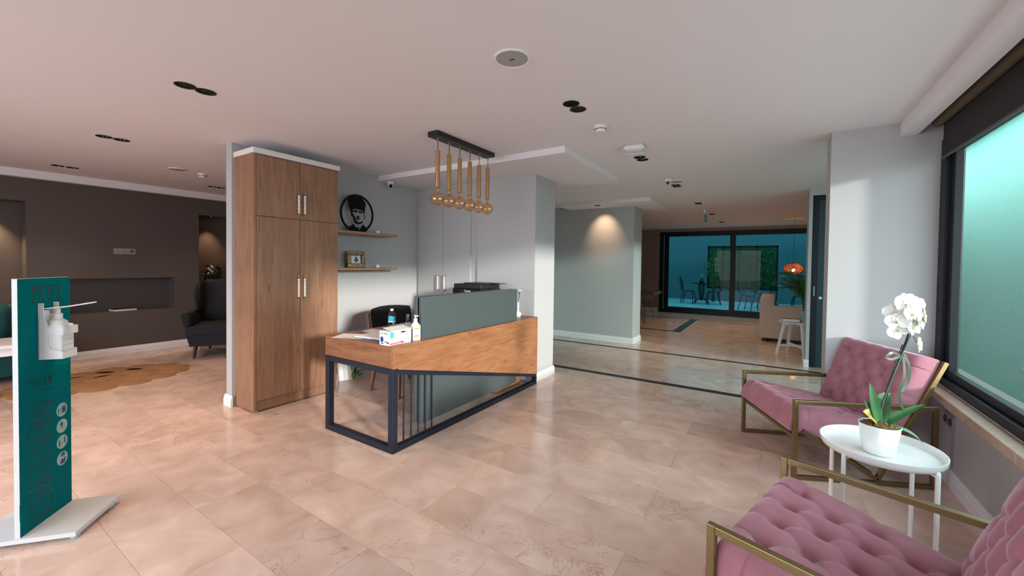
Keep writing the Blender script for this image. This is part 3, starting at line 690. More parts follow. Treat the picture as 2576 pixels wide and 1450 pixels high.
bm = NB(); lathe(bm, [(0, 0), (.02, 0), (.023, .004), (.023, .13), (.020, .142), (.011, .148), (0, .148)], 24); obj('bottle_body', bm, 'bottle_clear', gb, True)
bm = NB(); lathe(bm, [(0, .198), (.0135, .198), (.0145, .194), (.0145, .150), (0, .150)], 20); obj('cap', bm, 'black_gloss', gb, True)
bm = NB(); lathe(bm, [(.0233, .075), (.0233, .115)], 24); obj('label_band', bm, 'bottle_clear', gb, True)
pb = thing('pump_bottle', 'white square pump bottle with orange label on the desk', 'bottle', (-2.315, 2.222, DZ), R(-18))
pb.location = (-2.3145, 2.215, DZ)
bm = NB(); box(bm, -.025, .025, -.032, .032, 0, .118, bev=.004); lathe(bm, [(.033, .117), (.018, .138), (.014, .142), (0, .142)], 20); obj('bottle_body', bm, 'white_plastic', pb)
bm = NB(); lathe(bm, [(0, .142), (.0145, .142), (.0145, .165), (.010, .168), (.0055, .170), (.0055, .185), (.012, .187), (.012, .195), (0, .196)], 16); box(bm, -.010, .040, -.007, .007, .187, .196, bev=.002); obj('pump', bm, 'white_plastic', pb, True)
bm = NB(); box(bm, .0251, .0256, -.022, .022, .028, .098); lb = obj('label', bm, 'paper', pb)
for za, zb in ((.088, .098), (.028, .042)):
    bm = NB(); box(bm, .0256, .026, -.022, .022, za, zb); obj('label_stripe', bm, 'orange_print', lb)
bm = NB()
for i in range(6): box(bm, .0256, .0259, -.018, .004+.012*((i*7) % 3)/3, .050+i*.006, .0518+i*.006)
obj('label_text', bm, 'grey_plastic', lb)

mb = thing('mask_box', 'white cardboard dispenser box of face masks on the desk corner', 'box', (-2.40, 1.945, DZ))
bw, bd, bh = .104, .208, .100
bm = NB(); box(bm, 0, bw, 0, bd, 0, bh); obj('carton', bm, 'paper', mb)
bm = NB(); box(bm, .0, bw, .03, bd+.012, bh+.0005, bh+.003); v_ = bm.verts[:]
for v in v_:
    if v.co.x < .01: v.co.z += .014
obj('open_flap', bm, 'paper', mb)
Mf = planeM((0, -.0006, 0), (1, 0, 0), (0, 0, 1)); Ms = planeM((bw+.0006, 0, 0), (0, 1, 0), (0, 0, 1))
bm = NB(); text_bm(bm, 'DOL MASKE', .0155, .012, .079, Mf, xs=.95); obj('lettering', bm, 'leaf_print', mb)
bm = NB(); disc(bm, (.026, .040, 0), .022, Mf, sx=.8); disc(bm, (.030, .012, 0), .016, Mf, sy=.25)
for a in (((.045, .030), (.104, .024), (.104, .012), (.07, .020)),): bm.faces.new([bm.verts.new(Mf @ Vector((*p, 0))) for p in a])
obj('face_print', bm, 'navy_print', mb)
bm = NB(); bm.faces.new([bm.verts.new(Ms @ Vector((*p, 0))) for p in ((.006, .055), (.042, .052), (.042, .094), (.006, .096))]); obj('mask_print', bm, 'cyan_print', mb)
bm = NB(); bm.faces.new([bm.verts.new(Ms @ Vector((*p, 0))) for p in ((.006, .038), (.036, .040), (.042, .052), (.006, .055))]); obj('brow_print', bm, 'icon_skin', mb)
bm = NB(); bm.faces.new([bm.verts.new(Ms @ Vector((*p, 0))) for p in ((.006, .004), (.135, .006), (.135, .018), (.006, .016))]); obj('red_band', bm, 'red_print', mb)
bm = NB(); pts = [(.172+.016*math.cos(a), .070+.014*math.sin(a)) for a in [R(70+i*14) for i in range(14)]]
vi_ = [bm.verts.new(Ms @ Vector((*p, 0))) for p in pts]; vo_ = [bm.verts.new(Ms @ Vector((p[0]+.003+.002*math.sin(i*.24), p[1], 0))) for i, p in enumerate(pts)]
for i in range(13): bm.faces.new((vi_[i], vi_[i+1], vo_[i+1], vo_[i]))
obj('swoosh_print', bm, 'red_print', mb)
bm = NB(); disc(bm, (.13, .086, 0), .022, Ms, sx=1.2, sy=.28); obj('dark_print', bm, 'print_dark', mb); bm = NB(); bm.faces.new([bm.verts.new(Ms @ Vector((*p, 0))) for p in ((.172, .018), (.184, .030), (.178, .034))]); obj('dark_print', bm, 'print_dark', mb)
bm = NB(); text_bm(bm, 'TEK KULLANIMLIK MASKE', .0085, .010, .008, planeM((bw+.0009, 0, 0), (0, 1, 0), (0, 0, 1)), ext=.0002); obj('band_lettering', bm, 'paper', mb)

def sheet(name, label, cat, x, y, a, wx, wy, z=DZ, th=.0015, mt='paper', group=None):
    t = obj(name, (lambda b: (box(b, -wx/2, wx/2, -wy/2, wy/2, 0, th), b)[1])(NB()), mt); t.location = (x, y, z); t.rotation_euler = (0, 0, R(a)); tag(t, label, cat, group); return t
s_ = sheet('paper_sheet', 'loose white sheet lying flat at the desk edge', 'paper', -2.83, 2.04, 28, .28, .19)
bm = NB(); box(bm, -.06, .02, -.085, -.073, .0015, .0019); obj('printed_line', bm, 'dark_grey', s_)
fo = thing('document_folder', 'blue folder with white documents beside the mask box', 'folder', (-2.63, 2.13, DZ+.0016), R(8))
bm = NB(); box(bm, -.165, .165, -.115, .115, 0, .004); obj('cover', bm, 'blue', fo)
bm = NB(); box(bm, -.158, .150, -.110, .112, .004, .013); obj('documents', bm, 'paper', fo)
sheet('paper_sheet', 'white sheet lying behind the blue folder', 'paper', -2.88, 2.30, 14, .21, .16, DZ+.0002)
nb = thing('notebook', 'open notebook lying behind the water bottle', 'notebook', (-2.84, 2.63, DZ), R(10))
bm = NB(); box(bm, -.15, .15, -.10, .10, 0, .006); obj('cover', bm, 'dark_grey', nb)
bm = NB(); box(bm, -.145, -.002, -.095, .095, .006, .013); box(bm, .002, .145, -.095, .095, .006, .013); obj('pages', bm, 'paper', nb)
pn = thing('pen', 'orange and blue ballpoint pen lying on the desk papers', 'pen', (-2.945, 2.185, DZ+.0045), R(20))
bm = NB(); cyl(bm, (-.06, 0, .004), (.03, 0, .004), .004, seg=10); obj('barrel', bm, 'navy_print', pn, True)
bm = NB(); cyl(bm, (.03, 0, .004), (.07, 0, .004), .0042, .002, seg=10); obj('tip', bm, 'orange_print', pn, True)
cb = NB(); tube(cb, [(-2.80+.07*math.cos(R(a)), 2.47+.10*math.sin(R(a)), DZ+.004+.035*max(0, math.sin(R(a*1.0)))) for a in range(-20, 240, 13)], .002, 6)
tag(obj('white_cable', cb, 'white_plastic', None, True), 'thin white cable looping behind the water bottle', 'cable')

# hotel sign boards leaning on the wall below the shelves
sg = thing('hotel_sign', 'pale green hotel sign with dark lettering leaning under the shelves', 'sign', (-4.10, 2.90, .0), 0); sg.rotation_euler = (0, R(-9), 0)
bm = NB(); box(bm, -.012, 0, 0, .62, 0, .40); obj('board', bm, 'sign_board', sg)
Mg = planeM((.0006, 0, 0), (0, 1, 0), (0, 0, 1))
bm = NB(); x = .075
for ch_, sz in (('C', .108), ('LUB', .080), (' ', .03), ('H', .108), ('OTEL', .080)): x += text_bm(bm, ch_, sz, x, .062, Mg, shear=.12 if len(ch_) > 1 else 0, offset=-.0005)+.008 if ch_ != ' ' else .04
text_bm(bm, 'MORI', .15, .14, .20, Mg); obj('lettering', bm, 'text_black', sg)
bm = NB()
for (cx_, cz_, a, L_) in ((.05, .06, 60, .09), (.085, .09, 80, .10), (.11, .05, 20, .07), (.04, .13, 100, .08), (.10, .15, 70, .08), (.15, .03, 10, .08), (.06, .02, 30, .07), (.08, .19, 95, .06)):
    ca, sa = math.cos(R(a)), math.sin(R(a))
    bm.faces.new([bm.verts.new(Mg @ Vector((cx_+L_*(u*ca-v*sa), cz_+L_*(u*sa+v*ca), .0))) for u, v in ((-.5, 0), (-.2, -.16), (.15, -.15), (.5, 0), (.15, .15), (-.2, .16))])
obj('leaf_prints', bm, 'leaf_print', sg)
for x, y, hh, lab in ((-4.116, 2.855, .40, 'white foam board leaning directly behind the hotel sign'), (-4.141, 2.80, .34, 'white foam board leaning rearmost against the wall')):
    o = obj('foam_board', (lambda b: (box(b, -.02, 0, 0, .55, 0, hh), b)[1])(NB()), 'white_trim'); o.location = (x, y, 0); o.rotation_euler = (0, R(-9), 0); tag(o, lab, 'board', 'foam boards under the shelves')

# ------------------------------------------------------------------ sanitiser stand (local x = along the panel, local y = behind it, printed face at y=0 looking to -y)
tdir = Vector((-.752, .659, 0)); ndir = Vector((.659, .752, 0))
st = thing('sanitizer_stand', 'white and teal sanitiser stand with printed hygiene rules', 'stand', (-2.955, .327, 0))
st.matrix_world = Matrix(((tdir.x, -ndir.x, 0, -2.955), (tdir.y, -ndir.y, 0, .327), (0, 0, 1, 0), (0, 0, 0, 1)))
SW = .3125
bm = NB(); box(bm, -.001, SW, 0, .02, .045, 1.27); obj('panel_core', bm, 'stand_white', st)
bm = NB(); box(bm, .0005, SW, -.0012, 0, .046, 1.2695); obj('printed_panel', bm, 'teal_print', st)
bm = NB(); prism(bm, [(-.012, -.215), (SW+.014, -.215), (SW+.014, .22), (-.012, .22)], .024, .045, 'xy'); obj('base_plate', bm, 'stand_white', st)
for p in ((.03, -.19), (SW-.03, -.19), (.03, .19), (SW-.03, .19)):
    bm = NB(); lathe(bm, [(0, 0), (.018, 0), (.02, .004), (.016, .012), (.016, .024), (0, .024)], 16, p); obj('foot', bm, 'icon_mint', st, True)
Mp = planeM((0, -.0016, 0), (1, 0, 0), (0, 0, 1))
def quad2(bm, M, pts): bm.faces.new([bm.verts.new(M @ Vector((p[0], p[1], 0))) for p in pts])
def stroke(bm, M, pts, wd, cap=0):
    for a, b_ in zip(pts, pts[1:]):
        d = Vector((b_[0]-a[0], b_[1]-a[1])); d.normalize(); nn = Vector((-d.y, d.x))*wd/2; d = d*wd*.25
        quad2(bm, M, ((a[0]-d.x-nn.x, a[1]-d.y-nn.y), (b_[0]+d.x-nn.x, b_[1]+d.y-nn.y), (b_[0]+d.x+nn.x, b_[1]+d.y+nn.y), (a[0]-d.x+nn.x, a[1]-d.y+nn.y)))
bm = NB()
def L2(x, z): return (.072+x*.172/100, 1.182+z*.052/30)
stroke(bm, Mp, [L2(4, 0), L2(4, 29), L2(14, 15), L2(25, 30)], .0042); stroke(bm, Mp, [L2(24, 29), L2(25.5, 8), L2(27, -5), L2(30, -6)], .0042); stroke(bm, Mp, [L2(1, 0), L2(8, 0)], .003); stroke(bm, Mp, [L2(1, 29), L2(6, 29)], .003)
stroke(bm, Mp, [L2(46+13*math.cos(R(a)), 14+14.5*math.sin(R(a))) for a in range(120, 481, 20)], .0042); stroke(bm, Mp, [L2(42, 25), L2(46, 22)], .004)
obj('hotel_lettering', bm, 'print_maroon', st)
bm = NB()
stroke(bm, Mp, [L2(67, 0), L2(67, 29), L2(76, 29), L2(81, 24), L2(78, 17), L2(69, 14.5), L2(80, 2), L2(88, -3)], .0044); stroke(bm, Mp, [L2(63, 0), L2(71, 0)], .003); stroke(bm, Mp, [L2(63, 29), L2(70, 29)], .003)
stroke(bm, Mp, [L2(95, 0), L2(95, 29)], .005); stroke(bm, Mp, [L2(90.5, 0), L2(99.5, 0)], .003); stroke(bm, Mp, [L2(90.5, 29), L2(99.5, 29)], .003)
obj('hotel_lettering', bm, 'print_dark', st)
bm = NB(); x = .072
for s_, sz, sh in (('C', .040, 0), ('LUB', .029, .15), (' ', 0, 0), ('H', .040, 0), ('OTEL', .029, .15)):
    if s_ == ' ': x += .010; continue
    x += text_bm(bm, s_, sz, x, 1.146, Mp, ext=.0002, shear=sh)+.0026
obj('club_lettering', bm, 'print_dark', st)
bm = NB(); text_bm(bm, '14', .075, .132, .728, Mp, ext=.0003, xs=.78); obj('number_lettering', bm, 'text_black', st)
bm = NB(); text_bm(bm, 'KURAL', .017, .138, .703, Mp, ext=.0002)
for i, tx in enumerate(('KORONAVIRUS', 'RISKINE', 'KARSI')): text_bm(bm, tx, .0125, .126, .765-i*.017, Mp, ext=.0002, align='RIGHT')
obj('heading_lettering', bm, 'print_dark', st)
bm = NB()
zs = [.634-(.634-.088)*i/13 for i in range(14)]
for i, z in enumerate(zs): text_bm(bm, str(i+1), .032, .052, z-.008, Mp, ext=.0002, align='CENTER', xs=.9)
obj('rule_numbers', bm, 'print_dark', st)
bm = NB(); nl = [3, 3, 4, 2, 3, 2, 2, 2, 2, 3, 4, 2, 2, 4]
for i, z in enumerate(zs):
    for k in range(nl[i]):
        L_ = .085+.035*((i*5+k*3) % 4)/3; zz = z+.010-k*.0088
        x = .078
        while x < .078+L_:
            wl = .008+.010*((int(x*977)+k*3) % 5)/4; quad2(bm, Mp, ((x, zz), (x+wl, zz), (x+wl, zz+.0042), (x, zz+.0042))); x += wl+.003
    quad2(bm, Mp, ((.0725, z-.01), (.0733, z-.01), (.0733, z+.018), (.0725, z+.018)))
tag(obj('rule_text', bm, 'print_dark', st), kind='stuff')
Mq = planeM((0, -.00195, 0), (1, 0, 0), (0, 0, 1))
for k, z in enumerate((.569, .482, .398, .309)):
    bm = NB(); disc(bm, (.250, z, 0), .036, Mp, 32); ic = obj('pictogram', bm, 'icon_mint', st)
    dk = NB(); sk = NB(); rd = NB(); gn = NB()
    def fig(b, x, zz, h):
        disc(b, (x, zz+h*.42, 0), h*.10, Mq, 10); quad2(b, Mq, ((x-h*.11, zz-h*.05), (x+h*.11, zz-h*.05), (x+h*.13, zz+h*.28), (x-h*.13, zz+h*.28))); quad2(b, Mq, ((x-h*.09, zz-h*.5), (x-h*.01, zz-h*.5), (x, zz-h*.05), (x-h*.1, zz-h*.05))); quad2(b, Mq, ((x+h*.01, zz-h*.5), (x+h*.09, zz-h*.5), (x+h*.1, zz-h*.05), (x, zz-h*.05)))
    if k == 0:
        for dx in (.004, .013, .022): fig(dk, .250+dx, z, .038)
        fig(gn, .228, z-.002, .028); disc(rd, (.240, z, 0), .005, Mq, 10)
    elif k == 1:
        quad2(dk, Mq, ((.240, z+.002), (.254, z+.002), (.256, z+.020), (.240, z+.020))); quad2(dk, Mq, ((.246, z-.016), (.254, z-.016), (.252, z+.001), (.248, z+.001)))
        quad2(sk, Mq, ((.252, z+.020), (.262, z+.016), (.280, z+.020), (.268, z+.030))); quad2(sk, Mq, ((.228, z-.026), (.242, z-.030), (.258, z-.014), (.248, z-.010)))
    elif k == 2:
        fig(gn, .232, z-.003, .034); fig(dk, .268, z+.004, .036); quad2(rd, Mq, ((.241, z-.016), (.259, z-.014), (.259, z-.004), (.241, z-.006)))
    else:
        disc(dk, (.254, z+.018, 0), .013, Mq, 14); disc(sk, (.255, z+.006, 0), .011, Mq, 14); quad2(dk, Mq, ((.232, z-.028), (.266, z-.028), (.274, z+.002), (.246, z-.002))); disc(sk, (.228, z-.012, 0), .006, Mq, 10)
    for nm, b, mt in (('pictogram_figures', dk, 'navy_print'), ('pictogram_hands', sk, 'icon_skin'), ('pictogram_distance', rd, 'icon_red'), ('pictogram_person', gn, 'teal_print')):
        if len(b.verts): obj(nm, b, mt, ic)
        else: b.free()
# pale virus print and round seal print on the panel
bm = NB(); Mv = planeM((0, -.00135, 0), (1, 0, 0), (0, 0, 1))
bm.faces.new([bm.verts.new(Mv @ Vector((min(.311, .262+.066*math.cos(2*math.pi*i/36)), .862+.066*math.sin(2*math.pi*i/36), 0))) for i in range(36)])
for i in range(12):
    a = R(120+i*20); c_, s_ = math.cos(a), math.sin(a); ln = .118 if i % 2 else .098; p0 = (.262+.062*c_, .862+.062*s_); p1 = (.262+ln*c_, .862+ln*s_)
    if max(p0[0], p1[0]) > .302: continue
    stroke(bm, Mv, [p0, p1], .008); quad2(bm, Mv, ((p1[0]-s_*.004-c_*.012, p1[1]+c_*.004-s_*.012), (p1[0]+s_*.004-c_*.012, p1[1]-c_*.004-s_*.012), (p1[0]+s_*.016, p1[1]-c_*.016), (p1[0]-s_*.016, p1[1]+c_*.016)))
vp = obj('virus_print', bm, 'teal_light', st)
bm = NB(); Mw = planeM((0, -.0015, 0), (1, 0, 0), (0, 0, 1))
for cx_, cz_, r_ in ((.262, .885, .016), (.238, .842, .010), (.298, .850, .010), (.222, .88, .007)): disc(bm, (cx_, cz_, 0), r_, Mw, 18)
obj('virus_spots', bm, 'teal_print', vp)
bm = NB()
for rad, wd in ((.115, .012), (.075, .006)):
    stroke(bm, Mv, [(max(.002, .085+rad*math.cos(R(a))), max(.05, .12+rad*math.sin(R(a)))) for a in range(-40, 181, 8)], wd)
obj('seal_print', bm, 'teal_light', st)
# dispenser bracket (part of the stand); the bottle in it is a thing of its own
bm = NB(); x0, x1 = .108, .205
prism(bm, [(-.002, .865), (-.095, .868), (-.095, .905), (-.050, .915), (-.036, .94), (-.036, 1.045), (-.022, 1.065), (-.022, 1.145), (-.002, 1.145)], x0, x0+.004, 'yz')
prism(bm, [(-.002, .865), (-.095, .868), (-.095, .905), (-.050, .915), (-.036, .94), (-.036, 1.045), (-.022, 1.065), (-.022, 1.145), (-.002, 1.145)], x1-.004, x1, 'yz')
box(bm, x0, x1, -.006, -.002, .865, 1.09); box(bm, x0+.004, x1-.004, -.098, -.094, .868, .900); box(bm, x0+.004, x1-.004, -.095, -.006, .865, .870); box(bm, x0, x0+.004, -.098, -.036, .985, 1.025); box(bm, x1-.004, x1, -.098, -.036, .985, 1.025); box(bm, x0, x1, -.100, -.096, .985, 1.025); box(bm, x0+.004, x1-.004, -.02, -.016, 1.085, 1.11)
br = obj('dispenser_bracket', bm, 'white_plastic', st)
bm = NB(); bar(bm, ((x0+x1)/2, -.02, 1.118), ((x0+x1)/2, -.075, 1.122), x1-x0-.014, .005); bar(bm, ((x0+x1)/2+.012, -.065, 1.120), ((x0+x1)/2+.028, -.185, 1.142), .034, .007, bev=.003); obj('elbow_lever', bm, 'white_plastic', br)
bm = NB(); cyl(bm, ((x0+x1)/2, -.0225, 1.1), ((x0+x1)/2, -.019, 1.1), .010, seg=16); obj('lock', bm, 'grey_plastic', br, True)
bt = thing('sanitizer_bottle', 'white sanitiser bottle held in the stand bracket', 'bottle', (0, 0, 0)); 
pos = Vector((-2.955, .327, .8705))+tdir*((x0+x1)/2)+ndir*.050
bt.matrix_world = Matrix(((tdir.x, -ndir.x, 0, pos.x), (tdir.y, -ndir.y, 0, pos.y), (0, 0, 1, pos.z), (0, 0, 0, 1)))
bm = NB(); box(bm, -.042, .042, -.040, .040, 0, .165, bev=.009, seg=3); lathe(bm, [(.040, .155), (.032, .180), (.016, .194), (0, .194)], 20); obj('bottle_body', bm, 'white_plastic', bt, True)
bm = NB(); lathe(bm, [(0, .194), (.0165, .194), (.0165, .218), (.009, .222), (.009, .244), (0, .244)], 18); obj('pump', bm, 'white_plastic', bt, True)
bm = NB()
for i in range(4): box(bm, -.03, .03, -.0425, -.0395, .035+i*.03, .050+i*.03, bev=.001)
obj('grip_ribs', bm, 'white_plastic', bt)

# ------------------------------------------------------------------ armchairs
def tufted(W, D, T, du, dv, ku, kv, depth, par=1, N=100, p=16, edge=.34):
    """box cushion with staggered buttons, soft folds between them and pleats running out to the edges"""
    t = np.linspace(-1, 1, N); x = np.sign(t)*(1-(1-np.abs(t))**1.8)
    X, Y = np.meshgrid(x, x, indexing='ij')           # X: along depth, Y: along width
    e = lambda a: np.clip(1-np.abs(a)**p, 0, 1)**edge
    Z = T*e(X)*e(Y)+.018*(1-X**2)*(1-Y**2)
    Px, Py = X*D/2, Y*W/2
    P_ = np.stack([Px, Py, Z], -1)
    um, vm = ku*du/2, kv*dv/2
    uc = np.clip(Py, -um, um); vc = np.clip(Px, -vm, vm); sh = du/2 if par else 0
    a = (uc+sh)/du+vc/dv; b_ = (uc+sh)/du-vc/dv
    g2 = math.hypot(1/du, 1/dv)
    cv = np.abs(Px) > vm; cu = np.abs(Py) > um
    g = np.where(cv & ~cu, 1/du, np.where(cu & ~cv, 1/dv, g2))
    dist = lambda q: np.abs(q-np.round(q))/g
    da, db = dist(a), dist(b_)
    btns = []; rb2 = np.full_like(Px, 9.0)
    for i in range(-ku-2, ku+3):
        for j in range(-kv-2, kv+3):
            if (i+j+par) % 2: continue
            bu, bv = i*du/2, j*dv/2
            if abs(bu) > um+1e-6 or abs(bv) > vm+1e-6: continue
            rb2 = np.minimum(rb2, (Py-bu)**2+(Px-bv)**2); btns.append((bv, bu))
    near = np.exp(-rb2/.060**2)
    fold = np.maximum(np.exp(-(da/.013)**1.3), np.exp(-(db/.013)**1.3))
    both = cu & cv
    dip = depth*(1.0*np.exp(-rb2/.024**2)+.55*np.exp(-rb2/.055**2)+(.30+.25*near)*np.where(both, 0, fold))
    dx = np.gradient(P_, axis=0); dy = np.gradient(P_, axis=1); nn = np.cross(dx, dy); nn /= np.linalg.norm(nn, axis=-1, keepdims=True)+1e-9
    nn[nn[..., 2] < 0] *= -1
    fade = np.clip(Z/T*2.5, 0, 1)
    P_ = P_-nn*(dip*fade)[..., None]
    bm = NB(); V = [[bm.verts.new(P_[i, j]) for j in range(N)] for i in range(N)]
    for i in range(N-1):
        for j in range(N-1): bm.faces.new((V[i][j], V[i+1][j], V[i+1][j+1], V[i][j+1]))
    ring = [V[i][0] for i in range(N)]+[V[N-1][j] for j in range(1, N)]+[V[i][N-1] for i in range(N-2, -1, -1)]+[V[0][j] for j in range(N-2, 0, -1)]
    low = [bm.verts.new((v.co.x*.985, v.co.y*.985, v.co.z-.02)) for v in ring]; k = len(ring)
    for i in range(k): bm.faces.new((ring[i], low[i], low[(i+1) % k], ring[(i+1) % k]))
    bm.faces.new(low); bmesh.ops.recalc_face_normals(bm, faces=bm.faces[:])
    return bm, btns, depth
def make_armchair(label, loc, rz):
    t = thing('armchair', label, 'armchair', loc, rz, 'pink tufted armchairs')
    hw = .385; T_ = .026
    for s in (-1, 1):
        y = s*(hw-T_/2); bm = NB()
        bar(bm, (T_/2, y, 0), (T_/2, y, .515), T_, T_, (1, 0, 0), .002); bar(bm, (.83-T_/2, y, 0), (.83-T_/2, y, .515), T_, T_, (1, 0, 0), .002)
        bar(bm, (T_, y, T_/2), (.83-T_, y, T_/2), T_, T_, (0, 0, 1), .002); bar(bm, (T_, y, .515-T_/2), (.83-T_, y, .515-T_/2), T_, T_, (0, 0, 1), .002)
        obj('side_frame', bm, 'bronze', t)
        bm = NB(); bar(bm, (.06, y, .315), (.50, y, .035), T_-.002, T_, (0, 0, 1), .002); bar(bm, (.50, y, .035), (.862, y, .795), T_-.002, T_, (1, 0, 0), .002); obj('v_brace', bm, 'bronze', t)
    for xr, zr in ((.03, .262), (.46, .07), (.80, .66)):
        bm = NB(); bar(bm, (xr, -.37, zr), (xr, .37, zr), .022, .022); obj('cross_rail', bm, 'bronze', t)
    bm, bt_, dp = tufted(.722, .68, .150, .150, .235, 3, 2, .026)
    s1_ = obj('seat', bm, 'pink_velvet', t, True); s1_.location = (.315, 0, .262); s1_.rotation_euler = (0, R(11.5), 0)
    bb = NB()
    for (x, y) in bt_: ball(bb, (x, y, 0.166-dp*1.75), .0095, 8, (1, 1, .5))
    tag(obj('buttons', bb, 'pink_velvet', s1_, True), kind='stuff')
    bm, bt_, dp = tufted(.722, .56, .115, .150, .195, 3, 2, .025)
    b1_ = obj('backrest', bm, 'pink_velvet', t, True); b1_.location = (.735, 0, .545); b1_.rotation_euler = (0, R(-70.5), 0)
    bb = NB()
    for (x, y) in bt_: ball(bb, (x, y, 0.131-dp*1.75), .009, 8, (1, 1, .5))
    tag(obj('buttons', bb, 'pink_velvet', b1_, True), kind='stuff')
    return t
c1 = make_armchair('pink tufted velvet armchair with bronze frame standing in front of the pier', (-.028, 3.506, 0), R(25.5))
c2 = dup(c1, (-.055, 1.84, 0), R(-16.8), 'pink tufted velvet armchair with bronze frame nearest the viewer, cut by the frame')

# ------------------------------------------------------------------ side table and orchid
tb = thing('side_table', 'round white metal tray table between the pink armchairs', 'table', (.455, 2.605, 0))
bm = NB(); lathe(bm, [(0, .482), (.212, .482), (.222, .486), (.231, .50), (.233, .522), (.229, .522), (.226, .503), (.216, .492), (0, .490)], 56); obj('tray', bm, 'white_gloss', tb, True)
for a in (-43, -133, 47, 137):
    bm = NB(); c_, s_ = math.cos(R(a)), math.sin(R(a)); x, y = .225*c_, .225*s_
    tube(bm, [(x, y, 0), (x, y, .47), (x*.998, y*.998, .488), (x*.96, y*.96, .494)], .0095, 12); bar(bm, (x, y, .470), (x*.80, y*.80, .479), .012, .006); obj('leg', bm, 'white_gloss', tb, True)

orc = thing('orchid', 'white flowering orchid in a white pot on the tray table', 'plant', (.445, 2.565, .4905))
bm = NB(); lathe(bm, [(0, 0), (.054, 0), (.060, .004), (.078, .132), (.080, .136), (.076, .138), (.074, .132), (.070, .114), (0, .114)], 40); obj('pot', bm, 'white_gloss', orc, True)
rnd = random.Random(3)
bm = NB()
for i in range(260):
    a = rnd.random()*6.28; rr_ = .064*math.sqrt(rnd.random()); z = .124+.022*(1-(rr_/.075)**2)*rnd.uniform(.6, 1.2)
    res = bmesh.ops.create_icosphere(bm, subdivisions=1, radius=rnd.uniform(.006, .011))
    for v in res['verts']: v.co = Vector((rr_*math.cos(a)+v.co.x, rr_*math.sin(a)+v.co.y, z+v.co.z*.8+rnd.uniform(-.002, .002)))
tag(obj('moss', bm, 'moss', orc), kind='stuff')
def blade(bm, pts, widths, nrm=(0, 0, 1), fold=.18):
    pts = [Vector(p) for p in pts]; prev = None
    for i, p in enumerate(pts):
        t = (pts[min(i+1, len(pts)-1)]-pts[max(i-1, 0)]).normalized(); s = t.cross(Vector(nrm))
        if s.length < 1e-4: s = Vector((1, 0, 0))
        s.normalize(); n_ = s.cross(t); wd = widths[i]/2
        row = [bm.verts.new(p+s*wd*k+n_*abs(k)*wd*fold*2) for k in (-1, -.5, 0, .5, 1)]
        if prev:
            for k in range(4): bm.faces.new((prev[k], prev[k+1], row[k+1], row[k]))
        prev = row
def bez(p0, p1, p2, n=12):
    p0, p1, p2 = Vector(p0), Vector(p1), Vector(p2)
    return [p0*(1-t)**2+p1*2*t*(1-t)+p2*t*t for t in [i/(n-1) for i in range(n)]]
LW = lambda mx, n=12: [mx*(math.sin(math.pi*min(1, (.10+.9*(i/(n-1))))**.8))**.7*(1 if i < n-1 else .1)+.002 for i in range(n)]
# camera sees this plant from the south-west; "right" in the picture is about (+.84,+.54)
RX, RY = .84, .54
def lp(u, d, z): return (u*RX+d*(-RY), u*RY+d*RX, z)
def bend(u, d, z):
    t = max(0, (z-.11)/.49); return lp(u+.115*t**1.25, d, .11+(z-.11)*1.22)
leaves = [((0, 0, .13), lp(-.035, .0, .23), lp(-.052, .0, .335), .048, 'leaf', lp(0, -1, .25)), ((0, 0, .13), lp(.015, .03, .25), lp(.098, .05, .268), .066, 'leaf', lp(-.5, -.7, .35)),
          ((0, 0, .125), lp(.06, -.02, .185), lp(.185, -.03, .245), .040, 'leaf', lp(-.4, -.5, .8)), ((0, 0, .13), lp(-.05, -.01, .19), lp(-.088, -.01, .20), .060, 'leaf_yellow', lp(.5, -.8, .3)),
          ((0, -.02, .125), lp(.07, -.07, .160), lp(.128, -.085, .075), .034, 'leaf', lp(.5, -.5, .8)), ((0, 0, .13), lp(-.01, .04, .19), lp(-.01, .07, .23), .045, 'leaf', lp(0, -1, .2))]
for p0, p1, p2, wd, mt, nr in leaves:
    bm = NB(); blade(bm, bez(p0, p1, p2), LW(wd), nr); obj('leaf', bm, mt, orc, True)
s1p = [(0, 0, .11), bend(-.005, 0, .22), bend(.02, .0, .34), bend(.045, .0, .46), bend(.055, .01, .52), bend(.03, .0, .565)]
s2p = [bend(.006, .01, .11), bend(.008, .01, .22), bend(.035, .012, .34), bend(.055, .012, .45), bend(.075, .015, .50)]
bm = NB(); tube(bm, s1p, [.0042, .004, .0036, .003, .0024, .0018], 8); obj('flower_stem', bm, 'stem', orc, True)
bm = NB(); tube(bm, s2p, [.004, .0038, .0034, .003, .002], 8); obj('flower_stem', bm, 'stem', orc, True)
bm = NB(); tube(bm, [bend(.0, .004, .11), bend(.004, .004, .27), bend(.03, .004, .445)], .0026, 6); tube(bm, [bend(.008, .008, .11), bend(.02, .008, .30), bend(.05, .008, .50)], .0026, 6); obj('support_stick', bm, 'stem_dark', orc, True)
bm = NB()
for pts in ([bend(.035, 0, .40), bend(-.02, -.01, .415), bend(-.045, -.01, .40), bend(-.02, -.01, .39), bend(.03, 0, .40)], [bend(.045, 0, .41), bend(.075, -.01, .36), bend(.085, -.01, .30), bend(.06, -.01, .26)], [bend(.045, 0, .40), bend(.05, -.02, .33), bend(.045, -.02, .26), bend(.06, -.02, .22), bend(.09, -.02, .19)]):
    pv = [Vector(p) for p in pts]; pp = []
    for i in range(len(pv)-1):
        a0, a1, a2, a3 = pv[max(i-1, 0)], pv[i], pv[i+1], pv[min(i+2, len(pv)-1)]
        for k in range(7):
            t = k/7; pp.append(.5*((2*a1)+(a2-a0)*t+(2*a0-5*a1+4*a2-a3)*t*t+(3*a1-a0-3*a2+a3)*t**3))
    blade(bm, pp, [.011]*len(pp), (.3, -.9, .2), 0)
obj('ribbon', bm, 'ribbon', orc, True)
